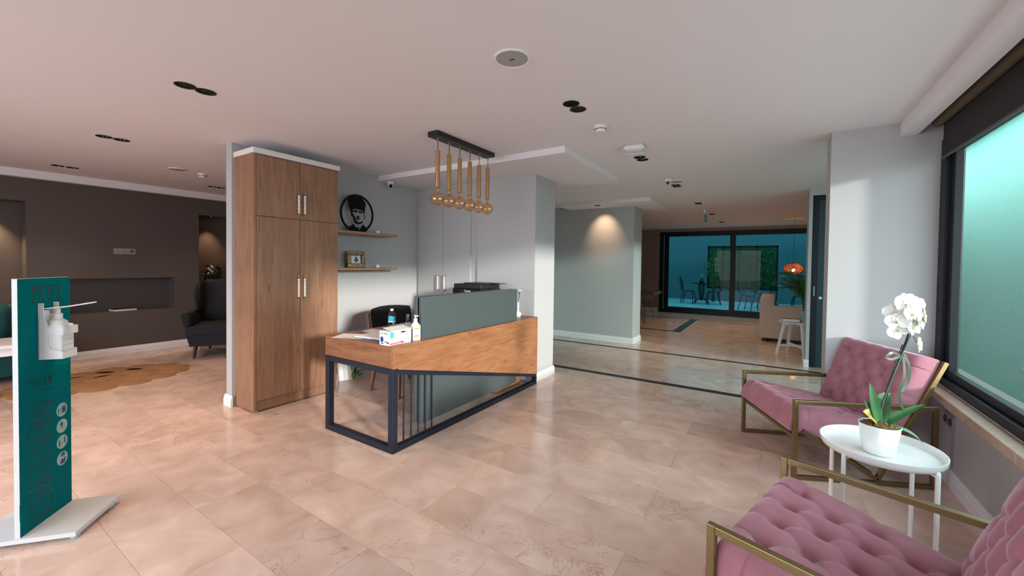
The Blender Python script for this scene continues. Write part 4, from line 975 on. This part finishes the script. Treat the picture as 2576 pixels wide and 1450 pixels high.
def petal(bm, M_, L_, W_p, cup):
    rows_ = []
    for i in range(6):
        t = i/5; wd = W_p*(math.sin(math.pi*(t*.86+.07))**.6); row = []
        for k in range(5):
            s = (k-2)/2; row.append(bm.verts.new(M_ @ Vector((s*wd/2, t*L_, cup*(t*t)+.10*wd*s*s))))
        rows_.append(row)
    for i in range(5):
        for k in range(4): bm.faces.new((rows_[i][k], rows_[i][k+1], rows_[i+1][k+1], rows_[i+1][k]))
fl_ = [(-.048, .0, .572, -1, 20), (-.025, -.02, .600, -.5, -10), (.000, .015, .612, -.2, 15), (.030, -.012, .600, .2, 0), (.058, .01, .585, .6, 25), (.078, -.01, .560, .9, -20), (-.040, -.015, .535, -.8, 10), (.005, -.03, .565, 0, 0), (-.018, -.01, .500, -.5, 40), (.062, -.015, .535, .6, -15), (.035, -.02, .512, .3, 10), (.085, -.015, .445, .7, 5)]
for i, (u, d, z, yaw_, roll_) in enumerate(fl_):
    c_ = Vector(bend(u, d, z)); face = (Vector(lp(yaw_, -1, .15))).normalized()
    Q = face.to_track_quat('Z', 'Y').to_matrix().to_4x4(); bm = NB()
    base = Matrix.Translation(c_) @ Q @ Matrix.Rotation(R(roll_), 4, 'Z')
    for k, (an, L_, W_p) in enumerate(((0, .042, .032), (125, .040, .029), (-125, .040, .029), (68, .047, .054), (-68, .047, .054))):
        petal(bm, base @ Matrix.Rotation(R(an), 4, 'Z'), L_, W_p, .006)
    fo_ = obj('flower', bm, 'petal', orc, True)
    bm = NB(); ball(bm, (0, 0, .006), .007, 8, (.8, 1.2, 1)); bmesh.ops.transform(bm, matrix=base, verts=bm.verts[:]); obj('flower_lip', bm, 'petal_heart', fo_, True)
    bm = NB(); e0 = Vector(bend(.045, .005, min(.56, max(.50, z)))); tube(bm, [e0, (e0+c_)/2+Vector((0, 0, .008)), c_], .0013, 6); obj('flower_stalk', bm, 'stem', orc, True)

# double wall socket under the sill
so = thing('wall_socket', 'grey double power socket on the wall under the window sill', 'socket', (.98, 3.70, .40))
bm = NB(); box(bm, -.009, 0, -.085, .085, -.042, .042, bev=.003); obj('plate', bm, 'grey_plastic', so)
for s in (-1, 1):
    bm = NB(); lathe(bm, [(.022, 0), (.022, .006), (.018, .006), (.018, -.010), (0, -.010)], 20, M=Matrix.Translation((-.009, s*.040, 0)) @ Euler((0, R(-90), 0)).to_matrix().to_4x4()); obj('outlet', bm, 'dark_grey', so, True)
so = thing('wall_socket', 'taupe triple socket plate on the dark lounge wall', 'socket', (xw, 1.86, 1.48))
bm = NB(); box(bm, 0, .009, -.118, .118, -.042, .042, bev=.003); obj('plate', bm, 'brown_paint', so)
for k, s in enumerate((-.075, 0, .075)):
    bm = NB(); lathe(bm, [(.022-.007*(k < 2)*2, .003), (.022-.007*(k < 2)*2, 0), (0, -.0)], 16, M=Matrix.Translation((.010, s, 0)) @ Euler((0, R(90), 0)).to_matrix().to_4x4()); obj('outlet', bm, 'dark_paint' if k else 'brown_paint', so, True)

# ------------------------------------------------------------------ lounge on the left
# wing chair, local: faces -y
wc = thing('wing_chair', 'charcoal wing armchair with tapered legs in the lounge', 'armchair', (-6.86, 2.76, 0), R(58))
for (x, y) in ((-.31, -.36), (.31, -.36), (-.28, .34), (.28, .34)):
    bm = NB(); cyl(bm, (x*1.03, y*1.03, 0), (x*.97, y*.97, .17), .014, .026, 12); obj('leg', bm, 'black', wc, True)
bm = NB(); prism(bm, [(-.36, .17), (.36, .17), (.40, .33), (-.40, .33)], -.40, .36, 'xz'); obj('base', bm, 'charcoal_fabric', wc)
bm = NB(); box(bm, -.41, .41, -.43, .25, .325, .455, bev=.03, seg=4); obj('seat_cushion', bm, 'charcoal_fabric', wc, True)
for s in (-1, 1):
    bm = NB(); prof = [(-.42, .45), (-.47, .60), (-.40, .615), (-.1, .60), (.15, .60), (.30, .66), (.34, .45)]
    prism(bm, [(y, z) for y, z in prof], s*.34, s*.43, 'yz'); bmesh.ops.bevel(bm, geom=bm.edges[:], offset=.02, segments=3, affect='EDGES')
    cyl(bm, (s*.40, -.45, .60), (s*.40, .10, .595), .045, .04, 16); obj('armrest', bm, 'charcoal_fabric', wc, True)
    bm = NB(); prism(bm, [(.02, .66), (-.05, .80), (-.04, .97), (.04, 1.04), (.20, 1.05), (.36, .98), (.36, .60), (.15, .60)], s*.33, s*.39, 'yz'); bmesh.ops.bevel(bm, geom=bm.edges[:], offset=.018, segments=3, affect='EDGES'); obj('wing', bm, 'charcoal_fabric', wc, True)
bm = NB(); box(bm, -.34, .34, -.07, .07, -.32, .34, bev=.05, seg=4, M=Matrix.Translation((0, .27, .74)) @ Matrix.Rotation(R(-10), 4, 'X')); obj('backrest', bm, 'charcoal_fabric', wc, True)
# jute rug of coiled discs
rg = thing('jute_rug', 'brown jute rug of scalloped coils on the lounge floor', 'rug', (-6.36, 1.33, .0005))
coils = [(0, 0, .17)]
for ring, (cnt, rx, ry, cr_) in enumerate(((8, .25, .30, .158), (14, .42, .56, .158))):
    for i in range(cnt): a = 2*math.pi*(i+.5*ring)/cnt; coils.append((rx*math.cos(a), ry*1.12*math.sin(a), cr_))
for (x, y, cr_) in coils:
    bm = NB(); lathe(bm, [(0, .009), (cr_*.93, .009), (cr_, .006), (cr_, 0)], 26); o = obj('coil', bm, 'jute', rg, True); o.location = (x, y, 0); o.scale = (1, 1, .85+.06*(len(rg.children) % 5))
# teal sofa and white table at the left picture edge
sf = thing('sofa', 'teal upholstered sofa at the far left edge of the lounge', 'sofa', (-7.35, .15, 0))
bm = NB(); box(bm, -.42, .36, -1.0, .72, .06, .30, bev=.02, seg=3); obj('base', bm, 'teal_fabric', sf, True)
bm = NB(); box(bm, -.30, .40, -.98, .70, .30, .44, bev=.04, seg=4); obj('seat_cushion', bm, 'teal_fabric', sf, True)
bm = NB(); box(bm, -.43, -.20, -1.0, .72, .28, .80, bev=.05, seg=4); obj('backrest', bm, 'teal_fabric', sf, True)
bm = NB(); box(bm, -.11, .11, -.26, .26, -.22, .22, bev=.09, seg=5, M=Matrix.Translation((-.06, .36, .63)) @ Matrix.Rotation(R(18), 4, 'Y')); obj('pillow', bm, 'teal_fabric', sf, True)
for p in ((-.36, -.92), (-.36, .64), (.28, -.92), (.28, .64)):
    bm = NB(); cyl(bm, (*p, 0), (*p, .06), .02, .025, 10); obj('leg', bm, 'black', sf)
wt = thing('coffee_table', 'white coffee table with wire legs at the left picture edge', 'table', (-6.33, .10, 0))
bm = NB(); box(bm, -.30, .30, -.60, .60, .505, .54, bev=.006); obj('table_top', bm, 'white_plastic', wt)
bm = NB(); box(bm, -.28, .28, -.58, .58, .435, .505); obj('apron', bm, 'white_plastic', wt)
for p in ((-.26, .40), (.26, .40), (-.26, -.56), (.26, -.56)):
    bm = NB(); cyl(bm, (*p, 0), (*p, .435), .008, seg=8); obj('leg', bm, 'white_plastic', wt, True)
bm = NB(); tube(bm, [(-.26, -.56, .006), (.26, -.56, .006), (.26, .40, .006), (-.26, .40, .006)], .005, 6, True); obj('wire_base', bm, 'white_plastic', wt, True)
tag(obj('wall_ledge_shelf', (lambda b: (box(b, xb+.001, xw+.02, -.3, .94, .72, .742), b)[1])(NB()), 'oak_shelf'), 'thin wooden ledge in the leftmost niche above the sofa', 'shelf')
bk = thing('book', 'dark red closed book lying in the long wall niche', 'book', (-7.96, 1.86, .6155), R(5))
bm = NB(); box(bm, -.09, .09, -.13, .13, 0, .004); box(bm, -.09, .09, -.13, .13, .026, .030); box(bm, -.09, -.086, -.13, .13, .004, .026); obj('cover', bm, 'book_cover', bk)
bm = NB(); box(bm, -.086, .087, -.127, .127, .004, .026); obj('pages', bm, 'paper', bk)
cn = thing('console_table', 'dark console table in the right niche behind the wing chair', 'table', (-8.0, 3.1, 0))
bm = NB(); box(bm, -.13, .15, -.33, .62, .79, .82); obj('table_top', bm, 'black', cn)
for y in (-.30, .58):
    bm = NB(); box(bm, -.12, .14, y-.012, y+.012, 0, .79); obj('leg', bm, 'black', cn)
pt = thing('niche_plant', 'pale flowers in a black pot on the console in the niche', 'plant', (-7.95, 2.98, .8205))
bm = NB(); box(bm, -.06, .06, -.10, .10, .16, .30, bev=.004); lathe(bm, [(0, 0), (.05, 0), (.035, .16), (0, .16)], 4, M=Matrix.Rotation(R(45), 4, 'Z')); obj('pot', bm, 'black', pt)
bm = NB(); rnd = random.Random(5)
for i in range(26): ball(bm, (rnd.uniform(-.06, .06), rnd.uniform(-.10, .12), rnd.uniform(.30, .46)), rnd.uniform(.012, .03), 6)
obj('foliage', bm, 'black', pt)
for i in range(7):
    bm = NB(); ball(bm, (.06, -.08+.02*((i*3) % 4), .33+.02*i), .017, 7); obj('flower', bm, 'cream_fabric', pt, True)

# ------------------------------------------------------------------ ceiling fittings
def downlight(x, y, z, lab, lit=0, depth=.07, r_=.052):
    t = thing('downlight', lab, 'downlight', (x, y, z), 0, 'black recessed ceiling downlights')
    bm = NB(); lathe(bm, [(r_+.005, 0), (r_+.005, -.003), (r_-.001, -.003), (r_-.004, .0)], 28); obj('trim_ring', bm, 'black', t, True)
    bm = NB(); lathe(bm, [(r_-.004, 0), (r_-.006, .02), (.028, depth-.014), (.022, depth-.012), (.022, depth-.002), (0, depth-.002)], 28); obj('reflector', bm, 'black_gloss', t, True)
    bm = NB(); lathe(bm, [(0, depth-.016), (.019, depth-.016), (.019, depth-.004), (0, depth-.004)], 20); obj('lamp', bm, ('grey_plastic', 'lamp_dim', 'lamp_glow')[lit], t, True)
    return t
DLAB = ['over the sanitiser stand, nearer of the pair left of the wardrobe', 'over the sanitiser stand, farther of the pair left of the wardrobe', 'nearer of the middle pair over the lounge', 'farther of the middle pair over the lounge',
        'nearer of the pair closest to the dark wall cornice', 'farther of the pair closest to the dark wall cornice', 'nearer of the pair above the wing chair', 'farther of the pair above the wing chair',
        'nearer of the pair before the smoke detector', 'farther of the pair before the smoke detector', 'nearer of the pair behind the white access point', 'farther of the pair behind the white access point',
        'nearer of the pair beside the ceiling camera', 'farther of the pair beside the ceiling camera', 'nearer of the pair in front of the exit sign', 'farther of the pair in front of the exit sign',
        'nearer of the pair behind the exit sign', 'farther of the pair behind the exit sign', 'nearer of the last pair before the far wall', 'farther of the last pair before the far wall']
for k, (x, y, r_) in enumerate(DL):
    downlight(x, y, CZ, 'round black downlight '+DLAB[k], {0: 2, 1: 2, 9: 2}.get(k, 1 if k in (2, 3, 8) else 0))
t = downlight(-2.56, 6.66, 2.40, 'single black downlight washing the grey corridor wall', 2, .052, .05)
def spot(loc, target, power, size, blend, col, rad=.015):
    l = bpy.data.lights.new('downlight_beam', 'SPOT'); l.energy = power; l.spot_size = R(size); l.spot_blend = blend; l.color = col; l.shadow_soft_size = rad
    o = bpy.data.objects.new('downlight_beam', l); COL.objects.link(o); o.location = loc; o.rotation_euler = (Vector(target)-Vector(loc)).to_track_quat('-Z', 'Y').to_euler(); return o
WARM = (1, .66, .40)
spot((-2.56, 6.66, 2.40), (-2.56, 7.03, 1.96), 10, 72, 1.0, WARM)
for k, pw in ((0, 14), (1, 14), (2, 24), (3, 24), (4, 18), (6, 16), (9, 12), (13, 16), (15, 20), (17, 24), (19, 22)):
    spot((DL[k][0], DL[k][1], CZ-.004), (DL[k][0], DL[k][1], 0), pw, 95, .9, WARM, .03)
spot((-8.0, .66, 2.05), (-8.06, .66, 0), 26, 75, .8, (1, .70, .42))
spot((-8.0, 2.98, 2.08), (-8.06, 2.98, 0), 12, 70, .8, (1, .62, .32))
for (x, y) in ((-8.0, .66), (-8.0, 2.98)):
    t = thing('niche_spot', 'tiny recessed spot in the top of the %s wall niche' % ('left' if y < 1 else 'right'), 'downlight', (x, y, 2.08 if y < 1 else 2.105))
    bm = NB(); lathe(bm, [(.03, 0), (.03, -.004), (.016, -.004), (.014, -.001)], 18); obj('trim_ring', bm, 'black', t, True)
    bm = NB(); lathe(bm, [(0, -.002), (.014, -.002), (.014, 0)], 14); obj('lamp', bm, 'lamp_glow', t, True)
def speaker(x, y, r_, lab):
    t = thing('ceiling_speaker', lab, 'speaker', (x, y, CZ))
    bm = NB(); lathe(bm, [(r_, 0), (r_, -.004), (r_*.93, -.009), (r_*.86, -.006)], 40); obj('rim', bm, 'ceiling_paint', t, True)
    bm = NB(); lathe(bm, [(r_*.86, -.006), (r_*.5, -.008), (0, -.0085)], 40); g = obj('grille', bm, 'mesh_grille', t, True)
    bm = NB(); box(bm, -.014, .014, -.006, .006, -.0095, -.0082); obj('badge', bm, 'dark_grey', g)
speaker(-1.182, 1.804, .098, 'round ceiling loudspeaker with grey grille, the large one in front')
speaker(-6.05, 1.91, .10, 'round ceiling loudspeaker above the lounge')
speaker(-1.06, 5.52, .09, 'round ceiling loudspeaker beside the far dome camera')
def smoke(x, y, lab):
    t = thing('smoke_detector', lab, 'detector', (x, y, CZ))
    bm = NB(); lathe(bm, [(.050, 0), (.052, -.008), (.050, -.014), (.044, -.016), (.038, -.036), (.030, -.046), (.012, -.048), (0, -.048)], 32); obj('housing', bm, 'white_plastic', t, True)
    for i in range(16):
        a = 2*math.pi*i/16; bm = NB(); box(bm, .0405, .0425, -.005, .005, -.030, -.022, M=Matrix.Rotation(a, 4, 'Z')); obj('vent_slot', bm, 'black', t)
smoke(-1.158, 3.045, 'white round smoke detector near the wifi access point'); smoke(-6.1, 2.18, 'white round smoke detector above the lounge'); smoke(-1.1, 10.0, 'white round smoke detector behind the exit sign')
ap = thing('wifi_access_point', 'white squarish wifi access point on the ceiling', 'access point', (-1.085, 3.72, CZ), R(8))
bm = NB(); box(bm, -.078, .078, -.072, .072, -.014, 0, bev=.004); obj('mount', bm, 'white_plastic', ap)
bm = NB(); box(bm, -.092, .092, -.088, .088, -.046, -.014, bev=.030, seg=4); obj('housing', bm, 'white_plastic', ap, True)
bm = NB(); box(bm, -.008, .008, -.003, .003, -.0475, -.0455); obj('badge', bm, 'grey_plastic', ap)
def dome(x, y, z, lab, look):
    t = thing('security_camera', lab, 'camera', (x, y, z))
    bm = NB(); lathe(bm, [(.043, 0), (.046, -.012), (.040, -.022), (.036, -.03)], 28); lathe(bm, [(0, -.0), (.043, 0)], 28); obj('base', bm, 'white_plastic', t, True)
    bm = NB(); ball(bm, (0, 0, -.042), .036, 20); b_ = obj('ball', bm, 'white_plastic', t, True)
    d = Vector(look).normalized(); bm = NB(); c_ = Vector((0, 0, -.042)); cyl(bm, c_+d*.022, c_+d*.037, .022, seg=20); obj('lens', bm, 'black_gloss', b_, True)
dome(-4.13, 3.50, 2.40, 'white dome camera under the soffit above the shelves', (.8, -.45, -.45))
dome(-1.125, 5.33, CZ, 'white dome camera on the corridor ceiling', (.1, -.95, -.30))
ex = thing('exit_sign', 'small green exit sign hanging from the far ceiling', 'sign', (-1.12, 8.62, CZ), R(0))
bm = NB(); box(bm, -.022, .022, -.09, .09, -.05, 0); cyl(bm, (0, -.05, -.09), (0, -.05, -.05), .004, seg=8); cyl(bm, (0, .05, -.09), (0, .05, -.05), .004, seg=8); obj('mount', bm, 'white_plastic', ex)
bm = NB(); box(bm, -.012, .012, -.14, .14, -.24, -.085); obj('sign_body', bm, 'white_plastic', ex)
bm = NB(); box(bm, .0125, .0135, -.13, .13, -.235, -.09); box(bm, -.13+.118, .012, -.1408, -.1402, -.238, -.087); obj('sign_face', bm, 'exit_green', ex)
bm = NB(); Me = planeM((.0140, 0, 0), (0, 1, 0), (0, 0, 1)); disc(bm, (-.02, -.118, 0), .011, Me, 10); stroke(bm, Me, [(-.02, -.13), (-.01, -.165), (.015, -.185), (.005, -.215)], .013); stroke(bm, Me, [(-.01, -.165), (-.035, -.19), (-.05, -.185)], .011); stroke(bm, Me, [(-.045, -.145), (-.015, -.137), (.01, -.15)], .008); obj('running_figure', bm, 'white_plastic', ex)

# ------------------------------------------------------------------ far sitting room
so = thing('sofa', 'cream slip-covered sofa seen from its side in the far room', 'sofa', (.55, 9.25, 0))
bm = NB(); box(bm, -.72, -.10, -.47, .45, .06, .40, bev=.03, seg=3); box(bm, -.10, .55, -.47, .45, .06, .40, bev=.03, seg=3); obj('base', bm, 'cream_fabric', so, True)
bm = NB(); box(bm, -.71, .5, -.46, -.26, .06, .67, bev=.028, seg=3); obj('armrest', bm, 'cream_fabric', so, True)
bm = NB(); box(bm, -.735, -.50, -.45, 1.1, .06, .80, bev=.028, seg=3); obj('backrest', bm, 'cream_fabric', so, True)
bm = NB(); box(bm, -.5, .5, -.24, 1.1, .38, .52, bev=.05, seg=4); obj('seat_cushion', bm, 'cream_fabric', so, True)
for p in ((-.62, -.38), (.45, -.38), (-.62, .38), (.45, .38)):
    bm = NB(); cyl(bm, (*p, 0), (*p, .06), .025, seg=10); obj('foot', bm, 'black', so)
stl = thing('stool_table', 'round white stool table beside the pillar with a book', 'table', (.33, 7.76, 0))
bm = NB(); lathe(bm, [(0, .505), (.225, .505), (.235, .512), (.235, .522), (0, .524)], 36); obj('table_top', bm, 'white_trim', stl, True)
for a in (22, 112, 202, 292):
    c_, s_ = math.cos(R(a)), math.sin(R(a)); bm = NB(); bar(bm, (.27*c_, .27*s_, 0), (.165*c_, .165*s_, .506), .034, .034, (c_, s_, 0), .004); obj('leg', bm, 'white_trim', stl)
bm = NB(); bar(bm, (-.222, -.09, .14), (.222, .09, .14), .02, .03); bar(bm, (-.09, .222, .142), (.09, -.222, .142), .02, .03); bar(bm, (-.12, -.12, .485), (.12, .12, .485), .03, .04); bar(bm, (-.12, .12, .485), (.12, -.12, .485), .03, .04); obj('stretcher', bm, 'white_trim', stl)
bk = thing('book', 'thick book with dark red cover lying on the stool table', 'book', (.255, 7.66, .5245), R(10))
bm = NB(); box(bm, -.105, .105, -.075, .075, 0, .004); box(bm, -.105, .105, -.075, .075, .045, .049); box(bm, -.105, .105, .071, .075, .004, .045); obj('cover', bm, 'book_cover', bk)
bm = NB(); box(bm, -.101, .102, -.073, .071, .004, .045); obj('pages', bm, 'paper', bk)
pm = thing('potted_palm', 'green palm in a grey square pot on the stool table', 'plant', (.44, 7.80, .5245))
bm = NB(); prism(bm, [(-.062, 0), (.062, 0), (.075, .17), (-.075, .17)], -.07, .07, 'xz'); obj('pot', bm, 'grey_plastic', pm)
rnd = random.Random(11)
for i in range(34):
    a = rnd.uniform(0, 6.28); ln = rnd.uniform(.20, .44); hh = rnd.uniform(.38, .74); bm = NB()
    p0 = Vector((rnd.uniform(-.02, .02), rnd.uniform(-.02, .02), .15)); p1 = Vector((math.cos(a)*ln*.25, math.sin(a)*ln*.25, .15+hh*.9)); p2 = Vector((math.cos(a)*ln, math.sin(a)*ln, .15+hh*.85))
    sp = bez(p0, p1, p2, 14); tube(bm, sp, .004, 5)
    for k in range(4, 14):
        t_ = (sp[min(k+1, 13)]-sp[k-1]).normalized(); sd = t_.cross(Vector((0, 0, 1))).normalized()
        for s in (-1, 1):
            L_ = .17*(1-((k-8)/8)**2)+.03; d = (sd*s+t_*.9-Vector((0, 0, .25))).normalized(); q0 = sp[k]
            wv_ = t_*.010; bm.faces.new([bm.verts.new(q0-wv_*.3), bm.verts.new(q0+d*L_*.5-wv_+Vector((0, 0, .01))), bm.verts.new(q0+d*L_), bm.verts.new(q0+d*L_*.5+wv_+Vector((0, 0, .01)))])
    obj('frond', bm, 'leaf', pm)
# wicker pendant
wl = thing('wicker_pendant', 'glowing orange wicker pendant lamp in the far room', 'lamp', (.39, 11.0, 1.35))
bm = NB(); RX_, RZ_ = .185, .135
def wk(a, b_): return (RX_*math.cos(b_)*math.cos(a), RX_*math.cos(b_)*math.sin(a), RZ_*math.sin(b_))
for s in (-1, 1):
    for i in range(26): tube(bm, [wk(2*math.pi*i/26+s*k*.16, -1.05+k*.21) for k in range(12)], .0042, 5)
for b_ in (-1.05, 1.26): tube(bm, [wk(2*math.pi*i/24, b_) for i in range(24)], .006, 5, True)
obj('shade', bm, 'wicker', wl, True)
bm = NB(); cyl(bm, (0, 0, .02), (0, 0, CZ-1.35), .003, seg=6); cyl(bm, (0, 0, -.005), (0, 0, .05), .014, seg=10); obj('cord', bm, 'black', wl)
bm = NB(); ball(bm, (0, 0, -.04), .026, 12, (1, 1, 1.4)); obj('bulb', bm, 'bulb_glow', wl, True)
pl_ = bpy.data.lights.new('wicker_glow', 'POINT'); pl_.energy = 7; pl_.color = (1, .42, .10); pl_.shadow_soft_size = .03
o = bpy.data.objects.new('wicker_glow', pl_); COL.objects.link(o); o.location = (.39, 11.0, 1.29)
# dining table end and shell chairs
dt = thing('dining_table', 'wooden dining table end behind the grey corridor wall', 'table', (-3.1, 10.1, 0))
bm = NB(); box(bm, -.9, .78, -.40, .40, .68, .745, bev=.004); obj('table_top', bm, 'walnut', dt)
for p in ((-.8, -.32), (-.8, .32), (-.1, -.32), (-.1, .32)):
    bm = NB(); box(bm, p[0]-.03, p[0]+.03, p[1]-.03, p[1]+.03, 0, .68); obj('leg', bm, 'black', dt)
def shell_chair(lab, loc, rz):
    t = thing('shell_chair', lab, 'chair', loc, rz, 'white shell dining chairs')
    bm = NB(); n_u, n_v = 12, 16; V = []
    for i in range(n_u+1):
        u = -1+2*i/n_u; row = []
        for j in range(n_v+1):
            v = j/n_v
            if v < .5: y = -.22+.40*(v/.5); z = .45-.02*math.sin(math.pi*v*2)+.05*u*u*(v*2); wd = .235
            else: k = (v-.5)/.5; y = .18+.10*k; z = .45+.42*k; wd = .235*(1-.25*k*k); y -= .07*u*u
            row.append(bm.verts.new((u*wd, y, z)))
        V.append(row)
    for i in range(n_u):
        for j in range(n_v): bm.faces.new((V[i][j], V[i+1][j], V[i+1][j+1], V[i][j+1]))
    bmesh.ops.solidify(bm, geom=bm.faces[:], thickness=.012); obj('shell', bm, 'cream_fabric', t, True)
    for (x, y) in ((-.21, -.21), (.21, -.21), (-.21, .21), (.21, .21)):
        bm = NB(); cyl(bm, (x, y, 0), (x*.62, y*.55, .43), .010, .014, 10); obj('leg', bm, 'walnut', t, True)
    bm = NB()
    for a, b_ in (((-.15, -.15, .3), (.15, -.13, .42)), ((.15, -.15, .3), (-.15, -.13, .42)), ((-.15, .15, .3), (.15, .13, .42)), ((.15, .15, .3), (-.15, .13, .42))): cyl(bm, a, b_, .004, seg=6)
    obj('wire_brace', bm, 'black', t); return t
sc1 = shell_chair('white shell chair half hidden by the grey corridor wall', (-2.71, 9.42, 0), R(180))
dup(sc1, (-2.84, 10.75, 0), R(-20), 'white shell chair standing behind the dining table end')

# ------------------------------------------------------------------ patio beyond the far window
stbox('patio_floor', 'patio_floor', -7, 6, 12.78, 18.3, -.11, -.01, label='speckled stone floor of the patio')
bm = NB()
for a in ((-7, -2.25, 0, 3.2), (.17, 6, 0, 3.2), (-2.25, .17, 0, .48), (-2.25, .17, 2.2, 3.2)): box(bm, a[0], a[1], 18.25, 18.4, a[2], a[3])
struct('wall_patio', bm, 'patio_wall', 'dark back wall of the patio with a wide opening')
bm = NB(); box(bm, -7.1, -7, 12.8, 18.4, 0, 3.2); box(bm, 6, 6.1, 12.8, 18.4, 0, 3.2); struct('wall_patio_side', bm, 'patio_wall', 'side walls of the patio')
bm = NB()
for x in (-2.25, -1.72, -1.16, -.55, .11): box(bm, x, x+.06, 18.28, 18.34, .48, 2.2)
box(bm, -2.25, .17, 18.28, 18.34, 2.12, 2.2); box(bm, -2.25, .17, 18.28, 18.34, .48, .55)
struct('window_3', bm, 'window_frame', 'framed opening in the patio back wall')
def iron_chair():
    t = thing('iron_chair', 'x', 'chair', (0, 0, 0), 0, 'ornate iron patio chairs')
    bm = NB(); lathe(bm, [(0, .45), (.19, .45), (.20, .46), (.19, .475), (0, .475)], 20); obj('seat', bm, 'black', t, True)
    for (x, y) in ((-.15, -.15), (.15, -.15)):
        bm = NB(); tube(bm, bez((x, y, .45), (x*1.25, y*1.5, .3), (x*1.1, y*1.25, 0), 8), .014, 8); obj('leg', bm, 'black', t, True)
    for s in (-1, 1):
        bm = NB(); tube(bm, bez((s*.15, .15, .45), (s*.16, .17, .25), (s*.17, .24, 0), 8), .014, 8); obj('leg', bm, 'black', t, True)
    bm = NB(); loop = [(.17*math.sin(a)*(1+.12*math.cos(a)), .17+.10*(1-math.cos(a))/2+.04, .47+.53*(1-math.cos(a))/2) for a in [2*math.pi*i/24 for i in range(24)]]; tube(bm, loop, .012, 6, True)
    for k in (-1, 0, 1): tube(bm, [(k*.02, .20, .50), (k*.07, .25, .72), (k*.02, .29, .92), (k*.05, .31, .98)], .008, 6)
    tube(bm, [(.05*math.cos(a), .245, .73+.07*math.sin(a)) for a in [2*math.pi*i/14 for i in range(14)]], .007, 6, True)
    obj('scroll_back', bm, 'black', t, True); return t
ic1 = iron_chair(); ic1['label'] = 'black iron chair left of the first patio table'; ic1.location = (-2.62, 16.2, -.0095); ic1.rotation_euler = (0, 0, R(85))
dup(ic1, (-1.78, 16.25, -.0095), R(-80), 'black iron chair right of the first patio table')
dup(ic1, (-.62, 14.85, -.0095), R(60), 'black iron chair left of the second patio table')
dup(ic1, (-.30, 16.1, -.0095), R(120), 'black iron chair behind the second patio table')
dup(ic1, (.75, 15.6, -.0095), R(-100), 'black iron chair right of the second patio table, behind the palm')
def iron_table(lab, loc):
    t = thing('iron_table', lab, 'table', loc, 0, 'iron patio tables')
    bm = NB(); lathe(bm, [(0, .74), (.40, .74), (.41, .75), (.40, .76), (0, .76)], 32); obj('glass_top', bm, 'pane_teal', t, True)
    bm = NB()
    for i in range(10): a = 2*math.pi*i/10; tube(bm, [(.03*math.cos(a), .03*math.sin(a), .12), (.085*math.cos(a), .085*math.sin(a), .4), (.10*math.cos(a), .10*math.sin(a), .74)], .009, 6)
    lathe(bm, [(0, .70), (.12, .70), (.13, .74), (0, .74)], 16); obj('column', bm, 'black', t, True)
    for i in range(4):
        a = 2*math.pi*(i+.5)/4; bm = NB(); tube(bm, bez((.05*math.cos(a), .05*math.sin(a), .2), (.2*math.cos(a), .2*math.sin(a), .18), (.33*math.cos(a), .33*math.sin(a), .015), 8), .015, 8); obj('foot', bm, 'black', t, True)
    return t
it1 = iron_table('round iron table nearest the patio left wall', (-2.2, 16.4, -.0095)); dup(it1, (.05, 15.5, -.0095), None, 'round iron table behind the cream sofa')
lt = thing('lantern', 'small dark lantern vase on the first patio table', 'lantern', (-2.2, 16.4, .7515)); bm = NB(); lathe(bm, [(0, 0), (.05, 0), (.09, .05), (.08, .11), (.04, .15), (.05, .17), (0, .17)], 18); obj('body', bm, 'black', lt, True)
bm = NB()
for i in range(8): ball(bm, (.03*math.cos(i*2.3), .03*math.sin(i*2.3), .2+.02*i), .02, 6)
obj('sprig', bm, 'icon_mint', lt)
cp = tag(obj('cup', (lambda b: (lathe(b, [(0, 0), (.03, 0), (.042, .07), (.038, .07), (.028, .006), (0, .006)], 18), b)[1])(NB()), 'white_gloss', None, True), 'small white cup on the second patio table', 'cup'); cp.location = (.18, 15.3, .7515)
# greenery behind the patio opening
def shrub(name, lab, loc, h, r_, n_, seed, mt='foliage', trunk=.0):
    rnd = random.Random(seed); t = thing(name, lab, 'tree', loc, 0, 'garden trees behind the patio'); bm = NB()
    for i in range(n_):
        d = Vector((rnd.gauss(0, 1), rnd.gauss(0, 1), rnd.gauss(0, 1))).normalized()*r_*rnd.random()**.33; c_ = Vector((d.x, d.y, trunk+(h-trunk)/2+d.z*(h-trunk)/2/r_))
        M_ = Matrix.Translation(c_) @ Euler((rnd.uniform(0, 6), rnd.uniform(0, 6), rnd.uniform(0, 6))).to_matrix().to_4x4(); s = rnd.uniform(.04, .09)
        bm.faces.new([bm.verts.new(M_ @ Vector(p)) for p in ((-s, 0, 0), (0, -s*.5, .01), (s, 0, 0), (0, s*.5, .01))])
    obj('crown', bm, mt, t); bm = NB(); cyl(bm, (0, 0, 0), (0, 0, trunk+(h-trunk)*.4), .06, .04, 8); obj('trunk', bm, 'bark', t)
shrub('garden_tree', 'dark green tree behind the left part of the patio opening', (-3.1, 21.5, -.12), 3.8, 1.3, 2600, 1)
shrub('garden_tree', 'dark green tree behind the middle of the patio opening', (-.35, 22.3, -.12), 4.2, 1.35, 2800, 2)
shrub('garden_tree', 'dark green tree behind the right part of the patio opening', (2.4, 22.0, -.12), 3.0, 1.3, 2400, 3)
shrub('potted_tree', 'small light green tree in front of the patio opening', (-1.95, 17.7, -.01), 1.75, .22, 500, 4, 'foliage_light', .85)
stbox('hedge', 'foliage', -12, 14, 23.8, 25.3, -.12, 4.6, label='dark hedge closing the garden far behind the patio')
bm = NB(); box(bm, 1.3, 3.2, 23.5, 23.75, 2.3, 3.4); struct('wall_house', bm, 'house_white', 'pale house gable above the hedge')
